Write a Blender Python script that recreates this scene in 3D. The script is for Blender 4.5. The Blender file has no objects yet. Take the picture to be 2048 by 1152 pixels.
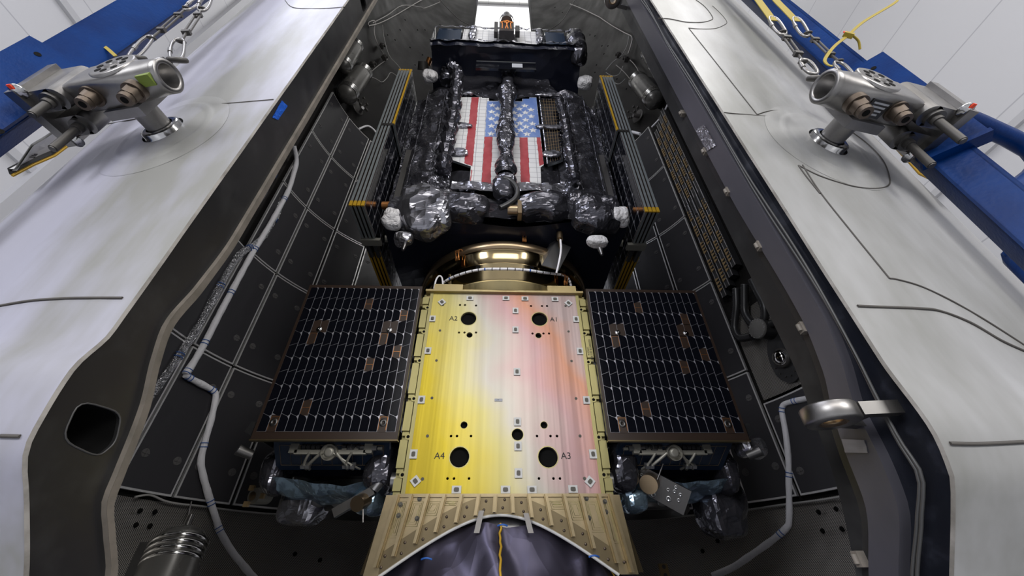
import bpy, math, random
from mathutils import Vector, Matrix, noise
from mathutils.geometry import tessellate_polygon
V = Vector
random.seed(7)
scn = bpy.context.scene

# ------------------------------------------------------------------ camera
F = 773.0                                   # focal length in pixels of a 2048 px wide frame
CAM = Matrix(((0.99944, -0.01505, -0.03002), (-0.0334, -0.60199, -0.79780), (-0.0, 0.79836, -0.60218)))
_y = V(((991 - 1024) / F, (576 - 1160) / F, -1)).normalized()
_z = V(((1015 - 1024) / F, (576 + 450) / F, -1)).normalized()
_z = (_z - _y * _y.dot(_z)).normalized()
_x = _y.cross(_z)
CAM = Matrix((_x, _y, _z))
cam = bpy.data.objects.new('camera', bpy.data.cameras.new('camera'))
scn.collection.objects.link(cam)
cam.data.sensor_width = 36.0
cam.data.lens = F / 2048 * 36
cam.data.clip_start = 0.02
cam.matrix_world = CAM.to_4x4()
scn.camera = cam

# ------------------------------------------------------------------ light
scn.view_settings.view_transform = 'Standard'
scn.view_settings.look = 'None'
scn.view_settings.gamma = 1
scn.view_settings.use_curve_mapping = False
scn.view_settings.exposure = 0.55
wd = bpy.data.worlds.new('hangar_air')
scn.world = wd
wd.use_nodes = True
wd.node_tree.nodes['Background'].inputs[0].default_value = (0.8, 0.86, 1, 1)
wd.node_tree.nodes['Background'].inputs[1].default_value = 0.2


def area(name, loc, aim, sx, sy, power, col):
    l = bpy.data.lights.new(name, 'AREA')
    l.shape = 'RECTANGLE'
    l.size = sx
    l.size_y = sy
    l.energy = power
    l.color = col
    o = bpy.data.objects.new(name, l)
    scn.collection.objects.link(o)
    o.location = loc
    o.rotation_euler = (V(aim) - V(loc)).to_track_quat('-Z', 'Y').to_euler()
    return o


area('high_bay_light_left', (-7, -5, 17), (-1, 3, 1), 7, 5, 620, (0.86, 0.88, 1.0))
area('high_bay_light_right', (7, -5, 17), (1, 3, 1), 7, 5, 600, (1.0, 0.98, 0.96))
area('added_gap_uplight', (0, 11, 20), (0, 8, 26), 10, 4, 1000, (1, 1, 1))  # added uplight on the ceiling, whitens the view through the far gap
area('added_cross_light_right', (6.6, -8.0, 4.8), (-2.0, 3.6, 2.0), 4, 4, 560, (1.0, 0.98, 0.95))  # added low cross-light through the gap, fills the left inner wall
area('added_cross_light_left', (-6.6, -8.0, 4.8), (2.0, 3.6, 2.0), 4, 4, 560, (0.95, 0.96, 1.0))  # its mirror, added to fill the right inner wall
area('added_front_fill', (0.3, -8, 5.5), (0, 3, 1.5), 6, 3, 240, (1.0, 0.96, 0.92))  # added fill from the camera side, no lamp of the hangar

# ------------------------------------------------------------------ rays onto the real surfaces
YC = 3.55                                   # axis of the stack and of both fairing halves
XA = {-1: -1.158, 1: 1.089}                 # split plane of each half


def ray(px, py):
    return CAM @ V(((px - 1024) / F, (576 - py) / F, -1))


def on_y(px, py, Y):
    d = ray(px, py)
    return d * (Y / d.y)


def on_x(px, py, X):
    d = ray(px, py)
    return d * (X / d.x)


def on_z(px, py, Z):
    d = ray(px, py)
    return d * (Z / d.z)


def lerp_tab(tab, z):
    """smooth monotone curve through (z, value) knots given from the top down"""
    if z >= tab[0][0]:
        return tab[0][1]
    n = len(tab)
    for i in range(n - 1):
        (z0, a), (z1, b) = tab[i], tab[i + 1]
        if z >= z1:
            def slope(k):
                if k <= 0 or k >= n - 1:
                    return 0.0 if k <= 0 else (tab[k][1] - tab[k - 1][1]) / (tab[k][0] - tab[k - 1][0])
                d0 = (tab[k][1] - tab[k - 1][1]) / (tab[k][0] - tab[k - 1][0])
                d1 = (tab[k + 1][1] - tab[k][1]) / (tab[k + 1][0] - tab[k][0])
                return 0.0 if d0 * d1 <= 0 else 2 * d0 * d1 / (d0 + d1)
            h = z1 - z0
            t = (z - z0) / h
            return (2 * t ** 3 - 3 * t ** 2 + 1) * a + (t ** 3 - 2 * t ** 2 + t) * h * slope(i) + (-2 * t ** 3 + 3 * t ** 2) * b + (t ** 3 - t ** 2) * h * slope(i + 1)
    return tab[-1][1]


EDGE = {-1: [(.60, 1.04), (.46, 1.01), (.30, 1.025), (.263, 1.036), (.165, 1.112), (.016, 1.227), (-.8, 1.75), (-1.6, 1.75)],
        1: [(.50, .965), (.30, .95), (.193, .971), (.144, 1.003), (0, 1.113), (-.85, 1.75), (-1.6, 1.75)]}


def r_out(s, z):
    return YC - lerp_tab(EDGE[s], z)


def r_in(z):
    return lerp_tab([(.64, 2.335), (.45, 2.31), (.3, 2.29), (0, 2.19), (-.85, 1.76), (-1.6, 1.76)], z)


def shell(s, phi, r, z):
    a = math.radians(phi)
    return V((XA[s] + s * r * math.sin(a), YC + r * math.cos(a), z))


def _hit(px, py, s, rf, far):
    d = ray(px, py)
    z = 1.0
    for _ in range(12):
        r = rf(z)
        a = d.x ** 2 + d.y ** 2
        b = -2 * (d.x * XA[s] + d.y * YC)
        c = XA[s] ** 2 + YC ** 2 - r * r
        q = math.sqrt(max(b * b - 4 * a * c, 0))
        t = (-b + (q if far else -q)) / (2 * a)
        z = d.z * t
    return d * t


def inside(px, py, s, off=0.03):
    ref = [(.64, 2.30), (.45, 2.28), (0, 2.15), (-.85, 1.74)]
    return _hit(px, py, s, lambda z: lerp_tab(ref, z) - off, True)


def skin(px, py, s, off=0.0):
    return _hit(px, py, s, lambda z: r_out(s, z) + off, False)


# ------------------------------------------------------------------ materials
MATS = {}


def nd(t, kind, **kw):
    n = t.nodes.new(kind)
    for k, v in kw.items():
        if k in n.inputs:
            n.inputs[k].default_value = v
        else:
            setattr(n, k, v)
    return n


def mat(name, col, rough=0.5, metal=0.0, col2=None, cs=3.0, cst=(1, 1, 1), cr=(0.4, 0.65), bump=None, coat=0.0,
        rvar=None, spec=0.5, aniso=0.0):
    m = bpy.data.materials.new(name)
    m.use_nodes = True
    t = m.node_tree
    L = t.links.new
    p = t.nodes['Principled BSDF']
    p.inputs['Base Color'].default_value = (*col, 1)
    p.inputs['Roughness'].default_value = rough
    p.inputs['Metallic'].default_value = metal
    p.inputs['Specular IOR Level'].default_value = spec
    p.inputs['Coat Weight'].default_value = coat
    p.inputs['Coat Roughness'].default_value = 0.1
    tc = nd(t, 'ShaderNodeTexCoord')

    def mapped(st):
        mp = nd(t, 'ShaderNodeMapping')
        mp.inputs['Scale'].default_value = st
        L(tc.outputs['Object'], mp.inputs['Vector'])
        return mp.outputs[0]
    if col2:
        ns = nd(t, 'ShaderNodeTexNoise', Scale=cs, Detail=6.0, Roughness=0.6)
        L(mapped(cst), ns.inputs['Vector'])
        rp = nd(t, 'ShaderNodeValToRGB')
        rp.color_ramp.elements[0].position = cr[0]
        rp.color_ramp.elements[1].position = cr[1]
        rp.color_ramp.elements[0].color = (*col, 1)
        rp.color_ramp.elements[1].color = (*col2, 1)
        L(ns.outputs['Fac'], rp.inputs[0])
        L(rp.outputs[0], p.inputs['Base Color'])
    if rvar:
        n2 = nd(t, 'ShaderNodeTexNoise', Scale=rvar[0], Detail=5.0)
        L(mapped(rvar[3] if len(rvar) > 3 else (1, 1, 1)), n2.inputs['Vector'])
        mr = nd(t, 'ShaderNodeMapRange')
        mr.inputs['From Min'].default_value = 0.3
        mr.inputs['From Max'].default_value = 0.7
        mr.inputs['To Min'].default_value = rvar[1]
        mr.inputs['To Max'].default_value = rvar[2]
        L(n2.outputs['Fac'], mr.inputs['Value'])
        L(mr.outputs[0], p.inputs['Roughness'])
    if bump:
        kind, sc, st, dist = bump[:4]
        stre = bump[4] if len(bump) > 4 else (1, 1, 1)
        bp = nd(t, 'ShaderNodeBump', Strength=st, Distance=dist)
        vec = mapped(stre)
        if kind == 'noise':
            tx = nd(t, 'ShaderNodeTexNoise', Scale=sc, Detail=4.0)
            L(vec, tx.inputs['Vector'])
            L(tx.outputs['Fac'], bp.inputs['Height'])
        elif kind == 'ripple':
            tx = nd(t, 'ShaderNodeTexNoise', Scale=sc, Detail=2.0, Distortion=1.5)
            L(vec, tx.inputs['Vector'])
            L(tx.outputs['Fac'], bp.inputs['Height'])
        else:
            wn = nd(t, 'ShaderNodeTexNoise', Scale=sc * 0.6, Detail=2.0)
            L(vec, wn.inputs['Vector'])
            mx = nd(t, 'ShaderNodeMixRGB')
            mx.inputs[0].default_value = 0.12
            L(vec, mx.inputs[1])
            L(wn.outputs['Color'], mx.inputs[2])
            a = nd(t, 'ShaderNodeTexVoronoi', Scale=sc)
            b = nd(t, 'ShaderNodeTexVoronoi', Scale=sc * 2.7)
            L(mx.outputs[0], a.inputs['Vector'])
            L(mx.outputs[0], b.inputs['Vector'])
            ma = nd(t, 'ShaderNodeMath', operation='MULTIPLY_ADD')
            ma.inputs[1].default_value = 0.4
            L(b.outputs['Distance'], ma.inputs[0])
            L(a.outputs['Distance'], ma.inputs[2])
            L(ma.outputs[0], bp.inputs['Height'])
        L(bp.outputs[0], p.inputs['Normal'])
    MATS[name] = m
    return m


def bsdf(m):
    return m.node_tree.nodes['Principled BSDF']


mat('wall_panel', (.80, .80, .82), .5)
mat('floor_paint', (.36, .37, .39), .3)
mat('ceiling_panel', (.86, .86, .85), .5)
mat('beam_white', (.52, .52, .54), .5)
mat('skin_left', (0.3024, 0.3024, 0.3629), .42, col2=(0.2016, 0.2016, 0.1915), cs=1.1, cst=(1.0, 1.0, .28), cr=(.47, .58), bump=('noise', 3.0, .12, .03, (1, 1, .3)), rvar=(2.0, .30, .5, (1, 1, .3)), spec=.28)  # bluish side light put into the base colour as lavender, under smudge streaks
mat('skin_right', (0.2999, 0.2999, 0.3044), .42, col2=(0.1818, 0.1818, 0.1704), cs=1.4, cst=(1.0, 1.0, .3), cr=(.46, .64), bump=('noise', 3.0, .12, .03, (1, 1, .3)), rvar=(2.0, .32, .5, (1, 1, .3)), spec=.28)
mat('skin_edge', (0.3, 0.282, 0.258), .6, col2=(0.15, 0.138, 0.12), cs=8)
mat('seam_dark', (.05, .045, .04), .7)
mat('flange_black', (0.0154, 0.0154, 0.0161), .42, col2=(0.035, 0.035, 0.035), cs=5, cr=(.5, .8), rvar=(4, .28, .5), spec=.4)
mat('flange_navy', (0.0084, 0.0098, 0.0154), .3, col2=(0.035, 0.0385, 0.056), cs=6, cr=(.55, .75), rvar=(6, .2, .45))
mat('strip_grey', (0.1008, 0.0972, 0.1152), .35, metal=.3, col2=(0.072, 0.072, 0.0864), cs=2, cst=(1, 1, .3))
mat('rim_beige', (0.1913, 0.169, 0.1435), .6, col2=(0.1275, 0.1148, 0.09563), cs=10)
mat('gasket', (.06, .06, .06), .45)
mat('shell_dark', (0.011, 0.01018, 0.01018), .38, col2=(0.0154, 0.0143, 0.01375), cs=1.2, rvar=(2, .34, .5), spec=.12)
mat('film_dark', (.031, .030, .034), .34, bump=('noise', 14, .12, .012, (1, 1, .4)))
mat('film_edge', (.86, .85, .84), .34, metal=.75, bump=('crumple', 40, .3, .006))
mat('washer_dark', (0.09, 0.086, 0.086), .4)
mat('foil_black', (.085, .085, .100), .16, metal=.75, bump=('crumple', 5, .45, .05), spec=.6)
mat('foil_black_fine', (.085, .085, .100), .16, metal=.75, bump=('crumple', 9, .5, .03), spec=.6)
mat('foil_navy', (.012, .014, .026), .25, metal=.2, bump=('crumple', 2.5, .3, .05), spec=.5)
mat('foil_silver', (.62, .62, .66), .22, metal=.95, bump=('crumple', 9, .5, .03))
mat('foil_duct', (.55, .55, .58), .25, metal=.9, bump=('crumple', 26, 1.0, .03))
mat('foil_pewter', (.28, .28, .31), .22, metal=.9, bump=('crumple', 5, .45, .05))
mat('foil_blue', (.36, .50, .62), .2, metal=.85, bump=('crumple', 6, .4, .05))
mat('foil_violet', (0.132, 0.123, 0.18), .36, metal=.85, bump=('crumple', 3.0, .45, .05, (1, 1, .6)), spec=.6)
mat('blanket_white', (0.576, 0.568, 0.576), .5, bump=('crumple', 16, .6, .03))
mat('gold_satin', (0.4675, 0.374, 0.187), .38, metal=.85, col2=(0.391, 0.323, 0.17), cs=4, cst=(1, 1, .4), rvar=(5, .3, .48, (8, 8, .5)))
mat('gold_ring', (0.36, 0.285, 0.1575), .12, metal=1.0, bump=('noise', 1.5, .05, .02))
mat('gold_dark', (.22, .17, .09), .35, metal=.85)
mat('gold_rail', (0.39, 0.351, 0.156), .4, metal=.7, col2=(0.3276, 0.2964, 0.1326), cs=6, cst=(1, 1, .2))
mat('gold_skirt', (0.504, 0.405, 0.243), .28, metal=.95, col2=(0.432, 0.351, 0.207), cs=8)
mat('gold_skirt_dark', (0.24, 0.192, 0.112), .30, metal=.95)
mat('steel', (0.2736, 0.2664, 0.2592), .34, metal=1.0, col2=(0.2016, 0.1944, 0.1872), cs=5, rvar=(6, .28, .45))
mat('steel_dark', (0.12, 0.1162, 0.1125), .4, metal=.9)
mat('steel_brown', (.12, .095, .075), .45, metal=.8)
mat('steel_bright', (0.45, 0.45, 0.45), .16, metal=1.0)
mat('iron_dark', (.07, .066, .062), .5, metal=.5)
mat('rubber', (.022, .022, .023), .38)
mat('hole_black', (.004, .004, .004), .8, spec=.1)
mat('blue_paint', (0.00075, 0.0255, 0.1275), .36, col2=(0.00075, 0.0165, 0.09), cs=4, spec=.12, bump=('noise', 60, .12, .01))
mat('strap_yellow', (0.27, 0.2025, 0.015), .7, bump=('noise', 150, .3, .004))
mat('cable_white', (.80, .79, .82), .5, bump=('noise', 40, .5, .02, (1, 1, .4)))
mat('cable_grey', (.34, .33, .32), .5, bump=('noise', 30, .4, .02))
mat('tube_metal', (.36, .34, .33), .35, metal=.8)
mat('tie_blue', (.02, .10, .38), .5)
mat('tape_blue', (.005, .09, .50), .45, bump=('crumple', 30, .5, .01))
mat('tape_silver', (.50, .49, .54), .28, metal=.85, bump=('crumple', 25, .7, .02))
mat('tape_grey', (.26, .245, .23), .6)
mat('bottle', (.17, .165, .155), .3, metal=.5, rvar=(3, .2, .4))
mat('bottle_band', (.75, .74, .72), .15, metal=1.0)
mat('cell_black', (.004, .0045, .007), .12, spec=.5)
mat('cell_back', (.028, .017, .012), .4)
mat('cell_line', (0.527, 0.527, 0.578), .35, metal=.6)
mat('kapton', (.45, .20, .02), .3, metal=.3)
mat('kapton_yellow', (.55, .33, .03), .35, metal=.3)
mat('panel_edge', (.30, .33, .34), .4, metal=.6)
mat('white_tile', (0.8, 0.8, 0.8), .3)
mat('flag_red', (0.27, 0.0225, 0.03), .4, col2=(0.3375, 0.0525, 0.06), cs=6)
mat('flag_blue', (0.09, 0.1575, 0.375), .4, col2=(0.15, 0.225, 0.435), cs=6)
mat('radiator_navy', (.02, .035, .065), .18, metal=.3)
mat('mech_beige', (.30, .29, .25), .45, metal=.5)
mat('copper', (.55, .24, .08), .35, metal=.9)
mat('orange_wire', (.62, .20, .03), .5)
mat('alu', (.45, .45, .45), .3, metal=.9)
mat('bronze', (.36, .27, .17), .3, metal=.95)
mat('carbon', (.025, .025, .028), .25, coat=.5)
mat('tooth_gold', (.36, .25, .12), .45, metal=.5)
mat('drum_grey', (0.136, 0.132, 0.124), .5)
mat('chrome', (.75, .73, .70), .06, metal=1.0)
mat('label_grey', (.33, .34, .37), .5)
mat('ink', (.012, .012, .012), .6)
mat('sticker_white', (0.5616, 0.5616, 0.546), .5)
mat('tie_mount', (.075, .07, .055), .5)
mat('red_mark', (.75, .05, .01), .5)
mat('label_green', (0.154, 0.21, 0.035), .5)


def chromate_painted_sheen():
    m = mat('chromate_painted_sheen', (.6, .55, .3), .46, metal=.65)
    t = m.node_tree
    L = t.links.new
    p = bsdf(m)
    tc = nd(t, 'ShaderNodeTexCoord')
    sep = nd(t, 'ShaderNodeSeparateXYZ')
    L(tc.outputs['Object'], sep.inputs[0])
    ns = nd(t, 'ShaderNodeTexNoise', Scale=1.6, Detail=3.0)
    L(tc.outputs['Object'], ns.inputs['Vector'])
    # chromate tint with reflections painted in: yellow side, rose upper part, pale lower corner
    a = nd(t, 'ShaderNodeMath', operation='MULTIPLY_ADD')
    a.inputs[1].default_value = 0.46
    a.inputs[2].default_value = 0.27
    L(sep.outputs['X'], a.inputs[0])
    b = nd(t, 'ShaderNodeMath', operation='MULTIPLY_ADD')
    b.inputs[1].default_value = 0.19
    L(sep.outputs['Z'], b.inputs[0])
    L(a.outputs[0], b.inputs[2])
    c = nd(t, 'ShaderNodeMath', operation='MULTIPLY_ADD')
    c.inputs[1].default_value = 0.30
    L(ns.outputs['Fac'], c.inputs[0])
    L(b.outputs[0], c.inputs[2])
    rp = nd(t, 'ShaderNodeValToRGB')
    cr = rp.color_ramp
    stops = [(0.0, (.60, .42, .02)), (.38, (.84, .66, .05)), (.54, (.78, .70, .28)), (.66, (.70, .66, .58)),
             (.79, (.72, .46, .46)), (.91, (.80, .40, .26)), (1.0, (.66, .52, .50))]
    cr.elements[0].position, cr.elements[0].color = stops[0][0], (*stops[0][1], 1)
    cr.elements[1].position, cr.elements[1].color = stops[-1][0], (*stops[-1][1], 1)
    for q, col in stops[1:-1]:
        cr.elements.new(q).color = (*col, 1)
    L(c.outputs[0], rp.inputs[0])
    # vertical reflection bands painted into the colour, with matching bump
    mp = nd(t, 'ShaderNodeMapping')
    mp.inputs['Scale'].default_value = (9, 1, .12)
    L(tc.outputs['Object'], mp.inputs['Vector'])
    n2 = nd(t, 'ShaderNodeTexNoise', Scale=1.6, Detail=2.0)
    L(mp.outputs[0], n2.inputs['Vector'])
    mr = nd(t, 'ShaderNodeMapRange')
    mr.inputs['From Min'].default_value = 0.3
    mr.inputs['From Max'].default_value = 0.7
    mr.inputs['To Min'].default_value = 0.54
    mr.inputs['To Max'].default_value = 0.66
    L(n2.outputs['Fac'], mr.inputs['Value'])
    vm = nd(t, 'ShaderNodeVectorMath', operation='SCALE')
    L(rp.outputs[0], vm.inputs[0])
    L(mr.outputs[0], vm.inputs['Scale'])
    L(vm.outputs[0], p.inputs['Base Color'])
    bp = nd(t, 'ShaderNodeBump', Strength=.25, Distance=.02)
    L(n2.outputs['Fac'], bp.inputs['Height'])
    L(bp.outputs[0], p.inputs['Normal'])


chromate_painted_sheen()


def tile_lines():
    m = MATS['white_tile']
    t = m.node_tree
    tc = nd(t, 'ShaderNodeTexCoord')
    mp = nd(t, 'ShaderNodeMapping')
    mp.inputs['Rotation'].default_value = (math.radians(90), 0, 0)
    t.links.new(tc.outputs['Object'], mp.inputs['Vector'])
    br = nd(t, 'ShaderNodeTexBrick', offset=0.0)
    br.inputs['Color1'].default_value = (.60, .60, .60, 1)
    br.inputs['Color2'].default_value = (.56, .56, .57, 1)
    br.inputs['Mortar'].default_value = (.28, .28, .30, 1)
    br.inputs['Scale'].default_value = 1.0
    br.inputs['Mortar Size'].default_value = 0.0035
    br.inputs['Brick Width'].default_value = 0.085
    br.inputs['Row Height'].default_value = 0.085
    t.links.new(mp.outputs[0], br.inputs['Vector'])
    t.links.new(br.outputs[0], bsdf(m).inputs['Base Color'])


tile_lines()


def weave():
    m = mat('weave', (.1, .1, .1), .3, metal=.55)
    t = m.node_tree
    uv = nd(t, 'ShaderNodeUVMap')
    mp = nd(t, 'ShaderNodeMapping')
    mp.inputs['Scale'].default_value = (760, 200, 1)
    t.links.new(uv.outputs[0], mp.inputs['Vector'])
    ck = nd(t, 'ShaderNodeTexChecker', Scale=1.0)
    ck.inputs['Color1'].default_value = (.42, .40, .37, 1)
    ck.inputs['Color2'].default_value = (.035, .034, .033, 1)
    t.links.new(mp.outputs[0], ck.inputs['Vector'])
    t.links.new(ck.outputs[0], bsdf(m).inputs['Base Color'])
    bp = nd(t, 'ShaderNodeBump', Strength=.3, Distance=.004)
    ns = nd(t, 'ShaderNodeTexNoise', Scale=2.5)
    tc = nd(t, 'ShaderNodeTexCoord')
    t.links.new(tc.outputs['Object'], ns.inputs['Vector'])
    b2 = nd(t, 'ShaderNodeBump', Strength=.3, Distance=.1)
    t.links.new(ns.outputs['Fac'], b2.inputs['Height'])
    t.links.new(ck.outputs['Fac'], bp.inputs['Height'])
    t.links.new(b2.outputs[0], bp.inputs['Normal'])
    t.links.new(bp.outputs[0], bsdf(m).inputs['Normal'])


weave()


def wall_seams(name, rot, w, h, c1, c2, line):
    m = MATS[name]
    t = m.node_tree
    tc = nd(t, 'ShaderNodeTexCoord')
    mp = nd(t, 'ShaderNodeMapping')
    mp.inputs['Rotation'].default_value = rot
    t.links.new(tc.outputs['Object'], mp.inputs['Vector'])
    br = nd(t, 'ShaderNodeTexBrick', offset=0.0)
    br.inputs['Color1'].default_value = (*c1, 1)
    br.inputs['Color2'].default_value = (*c2, 1)
    br.inputs['Mortar'].default_value = (*line, 1)
    br.inputs['Scale'].default_value = 1.0
    br.inputs['Mortar Size'].default_value = 0.02
    br.inputs['Brick Width'].default_value = w
    br.inputs['Row Height'].default_value = h
    t.links.new(mp.outputs[0], br.inputs['Vector'])
    t.links.new(br.outputs[0], bsdf(m).inputs['Base Color'])


mat('wall_panel_side', (.8, .8, .82), .5)
wall_seams('wall_panel', (math.radians(90), 0, 0), 2.4, 9.0, (.64, .64, .66), (.625, .625, .645), (.46, .46, .49))
wall_seams('wall_panel_side', (math.radians(90), 0, math.radians(90)), 2.4, 9.0, (.64, .64, .66), (.625, .625, .645), (.46, .46, .49))
wall_seams('ceiling_panel', (0, 0, 0), .9, 4.0, (.80, .79, .76), (.76, .75, .72), (.5, .5, .48))

# ------------------------------------------------------------------ mesh builder


def frame(d):
    d = d.normalized()
    a = V((0, 0, 1)) if abs(d.z) < .9 else V((1, 0, 0))
    u = d.cross(a).normalized()
    return u, d.cross(u).normalized()


class MB:
    def __init__(self):
        self.v, self.f, self.m, self.s, self.uv = [], [], [], [], {}

    def add(self, vs, fs, mi=0, smooth=False):
        o = len(self.v)
        self.v += [V(p) for p in vs]
        for f in fs:
            self.f.append([i + o for i in f])
            self.m.append(mi)
            self.s.append(smooth)
        return o

    def box(self, lo, hi, mi=0):
        (a, b, c), (d, e, f) = lo, hi
        self.add([(a, b, c), (d, b, c), (d, e, c), (a, e, c), (a, b, f), (d, b, f), (d, e, f), (a, e, f)],
                 [(0, 3, 2, 1), (4, 5, 6, 7), (0, 1, 5, 4), (1, 2, 6, 5), (2, 3, 7, 6), (3, 0, 4, 7)], mi)
        return self

    def obox(self, c, ax, h, mi=0, taper=1.0):
        vs = []
        for k in (-1, 1):
            q = taper if k > 0 else 1
            for i, j in ((-1, -1), (1, -1), (1, 1), (-1, 1)):
                vs.append(V(c) + ax[0] * (h[0] * i * q) + ax[1] * (h[1] * j * q) + ax[2] * (h[2] * k))
        self.add(vs, [(0, 3, 2, 1), (4, 5, 6, 7), (0, 1, 5, 4), (1, 2, 6, 5), (2, 3, 7, 6), (3, 0, 4, 7)], mi)
        return self

    def tube(self, pts, r, seg=8, mi=0, closed=False, smooth=True, caps=True):
        pts = [V(p) for p in pts]
        n = len(pts)
        rs = r if isinstance(r, (list, tuple)) else [r] * n
        rings = []
        u = None
        for i, p in enumerate(pts):
            if closed:
                d = pts[(i + 1) % n] - pts[i - 1]
            else:
                d = pts[min(i + 1, n - 1)] - pts[max(i - 1, 0)]
            d = d.normalized()
            if u is None:
                u, w = frame(d)
            else:
                u = (u - d * d.dot(u)).normalized()
                w = d.cross(u)
            rings.append([p + (u * math.cos(2 * math.pi * k / seg) + w * math.sin(2 * math.pi * k / seg)) * rs[i] for k in range(seg)])
        vs = [q for R in rings for q in R]
        fs = []
        for i in range(n if closed else n - 1):
            j = (i + 1) % n
            for k in range(seg):
                l = (k + 1) % seg
                fs.append((i * seg + k, i * seg + l, j * seg + l, j * seg + k))
        self.add(vs, fs, mi, smooth)
        if caps and not closed:
            self.add(rings[0], [tuple(range(seg))[::-1]], mi)
            self.add(rings[-1], [tuple(range(seg))], mi)
        return self

    def cyl(self, a, b, r, r2=None, seg=20, mi=0, cap_mi=None):
        a, b = V(a), V(b)
        r2 = r if r2 is None else r2
        u, w = frame(b - a)
        A = [a + (u * math.cos(2 * math.pi * k / seg) + w * math.sin(2 * math.pi * k / seg)) * r for k in range(seg)]
        B = [b + (u * math.cos(2 * math.pi * k / seg) + w * math.sin(2 * math.pi * k / seg)) * r2 for k in range(seg)]
        self.add(A + B, [(k, (k + 1) % seg, seg + (k + 1) % seg, seg + k) for k in range(seg)], mi, True)
        cm = mi if cap_mi is None else cap_mi
        self.add(A, [tuple(range(seg))[::-1]], cm)
        self.add(B, [tuple(range(seg))], cm)
        return self

    def lathe(self, o, axis, prof, seg=32, mi=0, a0=0, a1=360, ref=None, smooth=True):
        """prof: (radius, height) along axis from o"""
        o, axis = V(o), V(axis).normalized()
        if ref is None:
            u, w = frame(axis)
        else:
            u = (V(ref) - axis * axis.dot(V(ref))).normalized()
            w = axis.cross(u)
        full = abs(a1 - a0) >= 360
        n = seg if full else seg + 1
        vs = []
        for r, h in prof:
            for k in range(n):
                a = math.radians(a0 + (a1 - a0) * k / seg)
                vs.append(o + axis * h + (u * math.cos(a) + w * math.sin(a)) * r)
        fs = []
        for i in range(len(prof) - 1):
            for k in range(seg):
                l = (k + 1) % n
                fs.append((i * n + k, i * n + l, (i + 1) * n + l, (i + 1) * n + k))
        self.add(vs, fs, mi, smooth)
        return self

    def grid(self, fn, nu, nv, mi=0, smooth=True, uvs=False):
        vs = [fn(i / nu, j / nv) for j in range(nv + 1) for i in range(nu + 1)]
        fs = [(j * (nu + 1) + i, j * (nu + 1) + i + 1, (j + 1) * (nu + 1) + i + 1, (j + 1) * (nu + 1) + i) for j in range(nv) for i in range(nu)]
        o = self.add(vs, fs, mi, smooth)
        if uvs:
            for j in range(nv + 1):
                for i in range(nu + 1):
                    self.uv[o + j * (nu + 1) + i] = (i / nu, j / nv)
        return self

    def poly(self, outer, depth, holes=(), mi=0, side_mi=None):
        """flat sheet with real holes and thickness: points in space, extruded by the vector depth"""
        loops = [[V(p) for p in l] for l in [outer, *holes]]
        flat = [p for l in loops for p in l]
        tris = tessellate_polygon(loops)
        n = len(flat)
        depth = V(depth)
        self.add(flat + [p + depth for p in flat], [tuple(t) for t in tris] + [tuple(i + n for i in t)[::-1] for t in tris], mi)
        sm = mi if side_mi is None else side_mi
        k = 0
        for l in loops:
            m = len(l)
            self.add(l + [p + depth for p in l], [(i, (i + 1) % m, m + (i + 1) % m, m + i) for i in range(m)], sm)
        return self

    def disc(self, c, nrm, r, seg=16, mi=0, h=0.003):
        n = V(nrm).normalized()
        return self.cyl(V(c), V(c) + n * h, r, seg=seg, mi=mi)


COL = scn.collection
LOC = {}


def new_mesh(mb, name, mats, base):
    me = bpy.data.meshes.new(name)
    me.from_pydata([p - base for p in mb.v], [], mb.f)
    for k in mats if isinstance(mats, (list, tuple)) else [mats]:
        me.materials.append(MATS[k])
    me.polygons.foreach_set('material_index', mb.m)
    me.polygons.foreach_set('use_smooth', mb.s)
    if mb.uv:
        uvl = me.uv_layers.new(name='UVMap')
        for lp in me.loops:
            uvl.data[lp.index].uv = mb.uv.get(lp.vertex_index, (0, 0))
    me.validate()
    me.update()
    return me


def thing(name, label, cat, loc, group=None):
    o = bpy.data.objects.new(name, None)
    COL.objects.link(o)
    o.location = loc
    o.empty_display_size = .05
    o['label'] = label
    o['category'] = cat
    if group:
        o['group'] = group
    LOC[o] = V(loc)
    return o


def part(mb, name, mats, parent, label=None, kind=None):
    o = bpy.data.objects.new(name, new_mesh(mb, name, mats, LOC[parent]))
    COL.objects.link(o)
    o.parent = parent
    LOC[o] = LOC[parent]
    if label:
        o['label'] = label
    if kind:
        o['kind'] = kind
    return o


def solo(mb, name, mats, label, cat, group=None):
    lo = V((min(p.x for p in mb.v), min(p.y for p in mb.v), min(p.z for p in mb.v)))
    hi = V((max(p.x for p in mb.v), max(p.y for p in mb.v), max(p.z for p in mb.v)))
    base = V(((lo.x + hi.x) / 2, (lo.y + hi.y) / 2, lo.z))
    o = bpy.data.objects.new(name, new_mesh(mb, name, mats, base))
    COL.objects.link(o)
    o.location = base
    LOC[o] = base
    o['label'] = label
    o['category'] = cat
    if group:
        o['group'] = group
    return o


def struct(mb, name, mats):
    o = bpy.data.objects.new(name, new_mesh(mb, name, mats, V((0, 0, 0))))
    COL.objects.link(o)
    o['kind'] = 'structure'
    LOC[o] = V((0, 0, 0))
    return o


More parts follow.
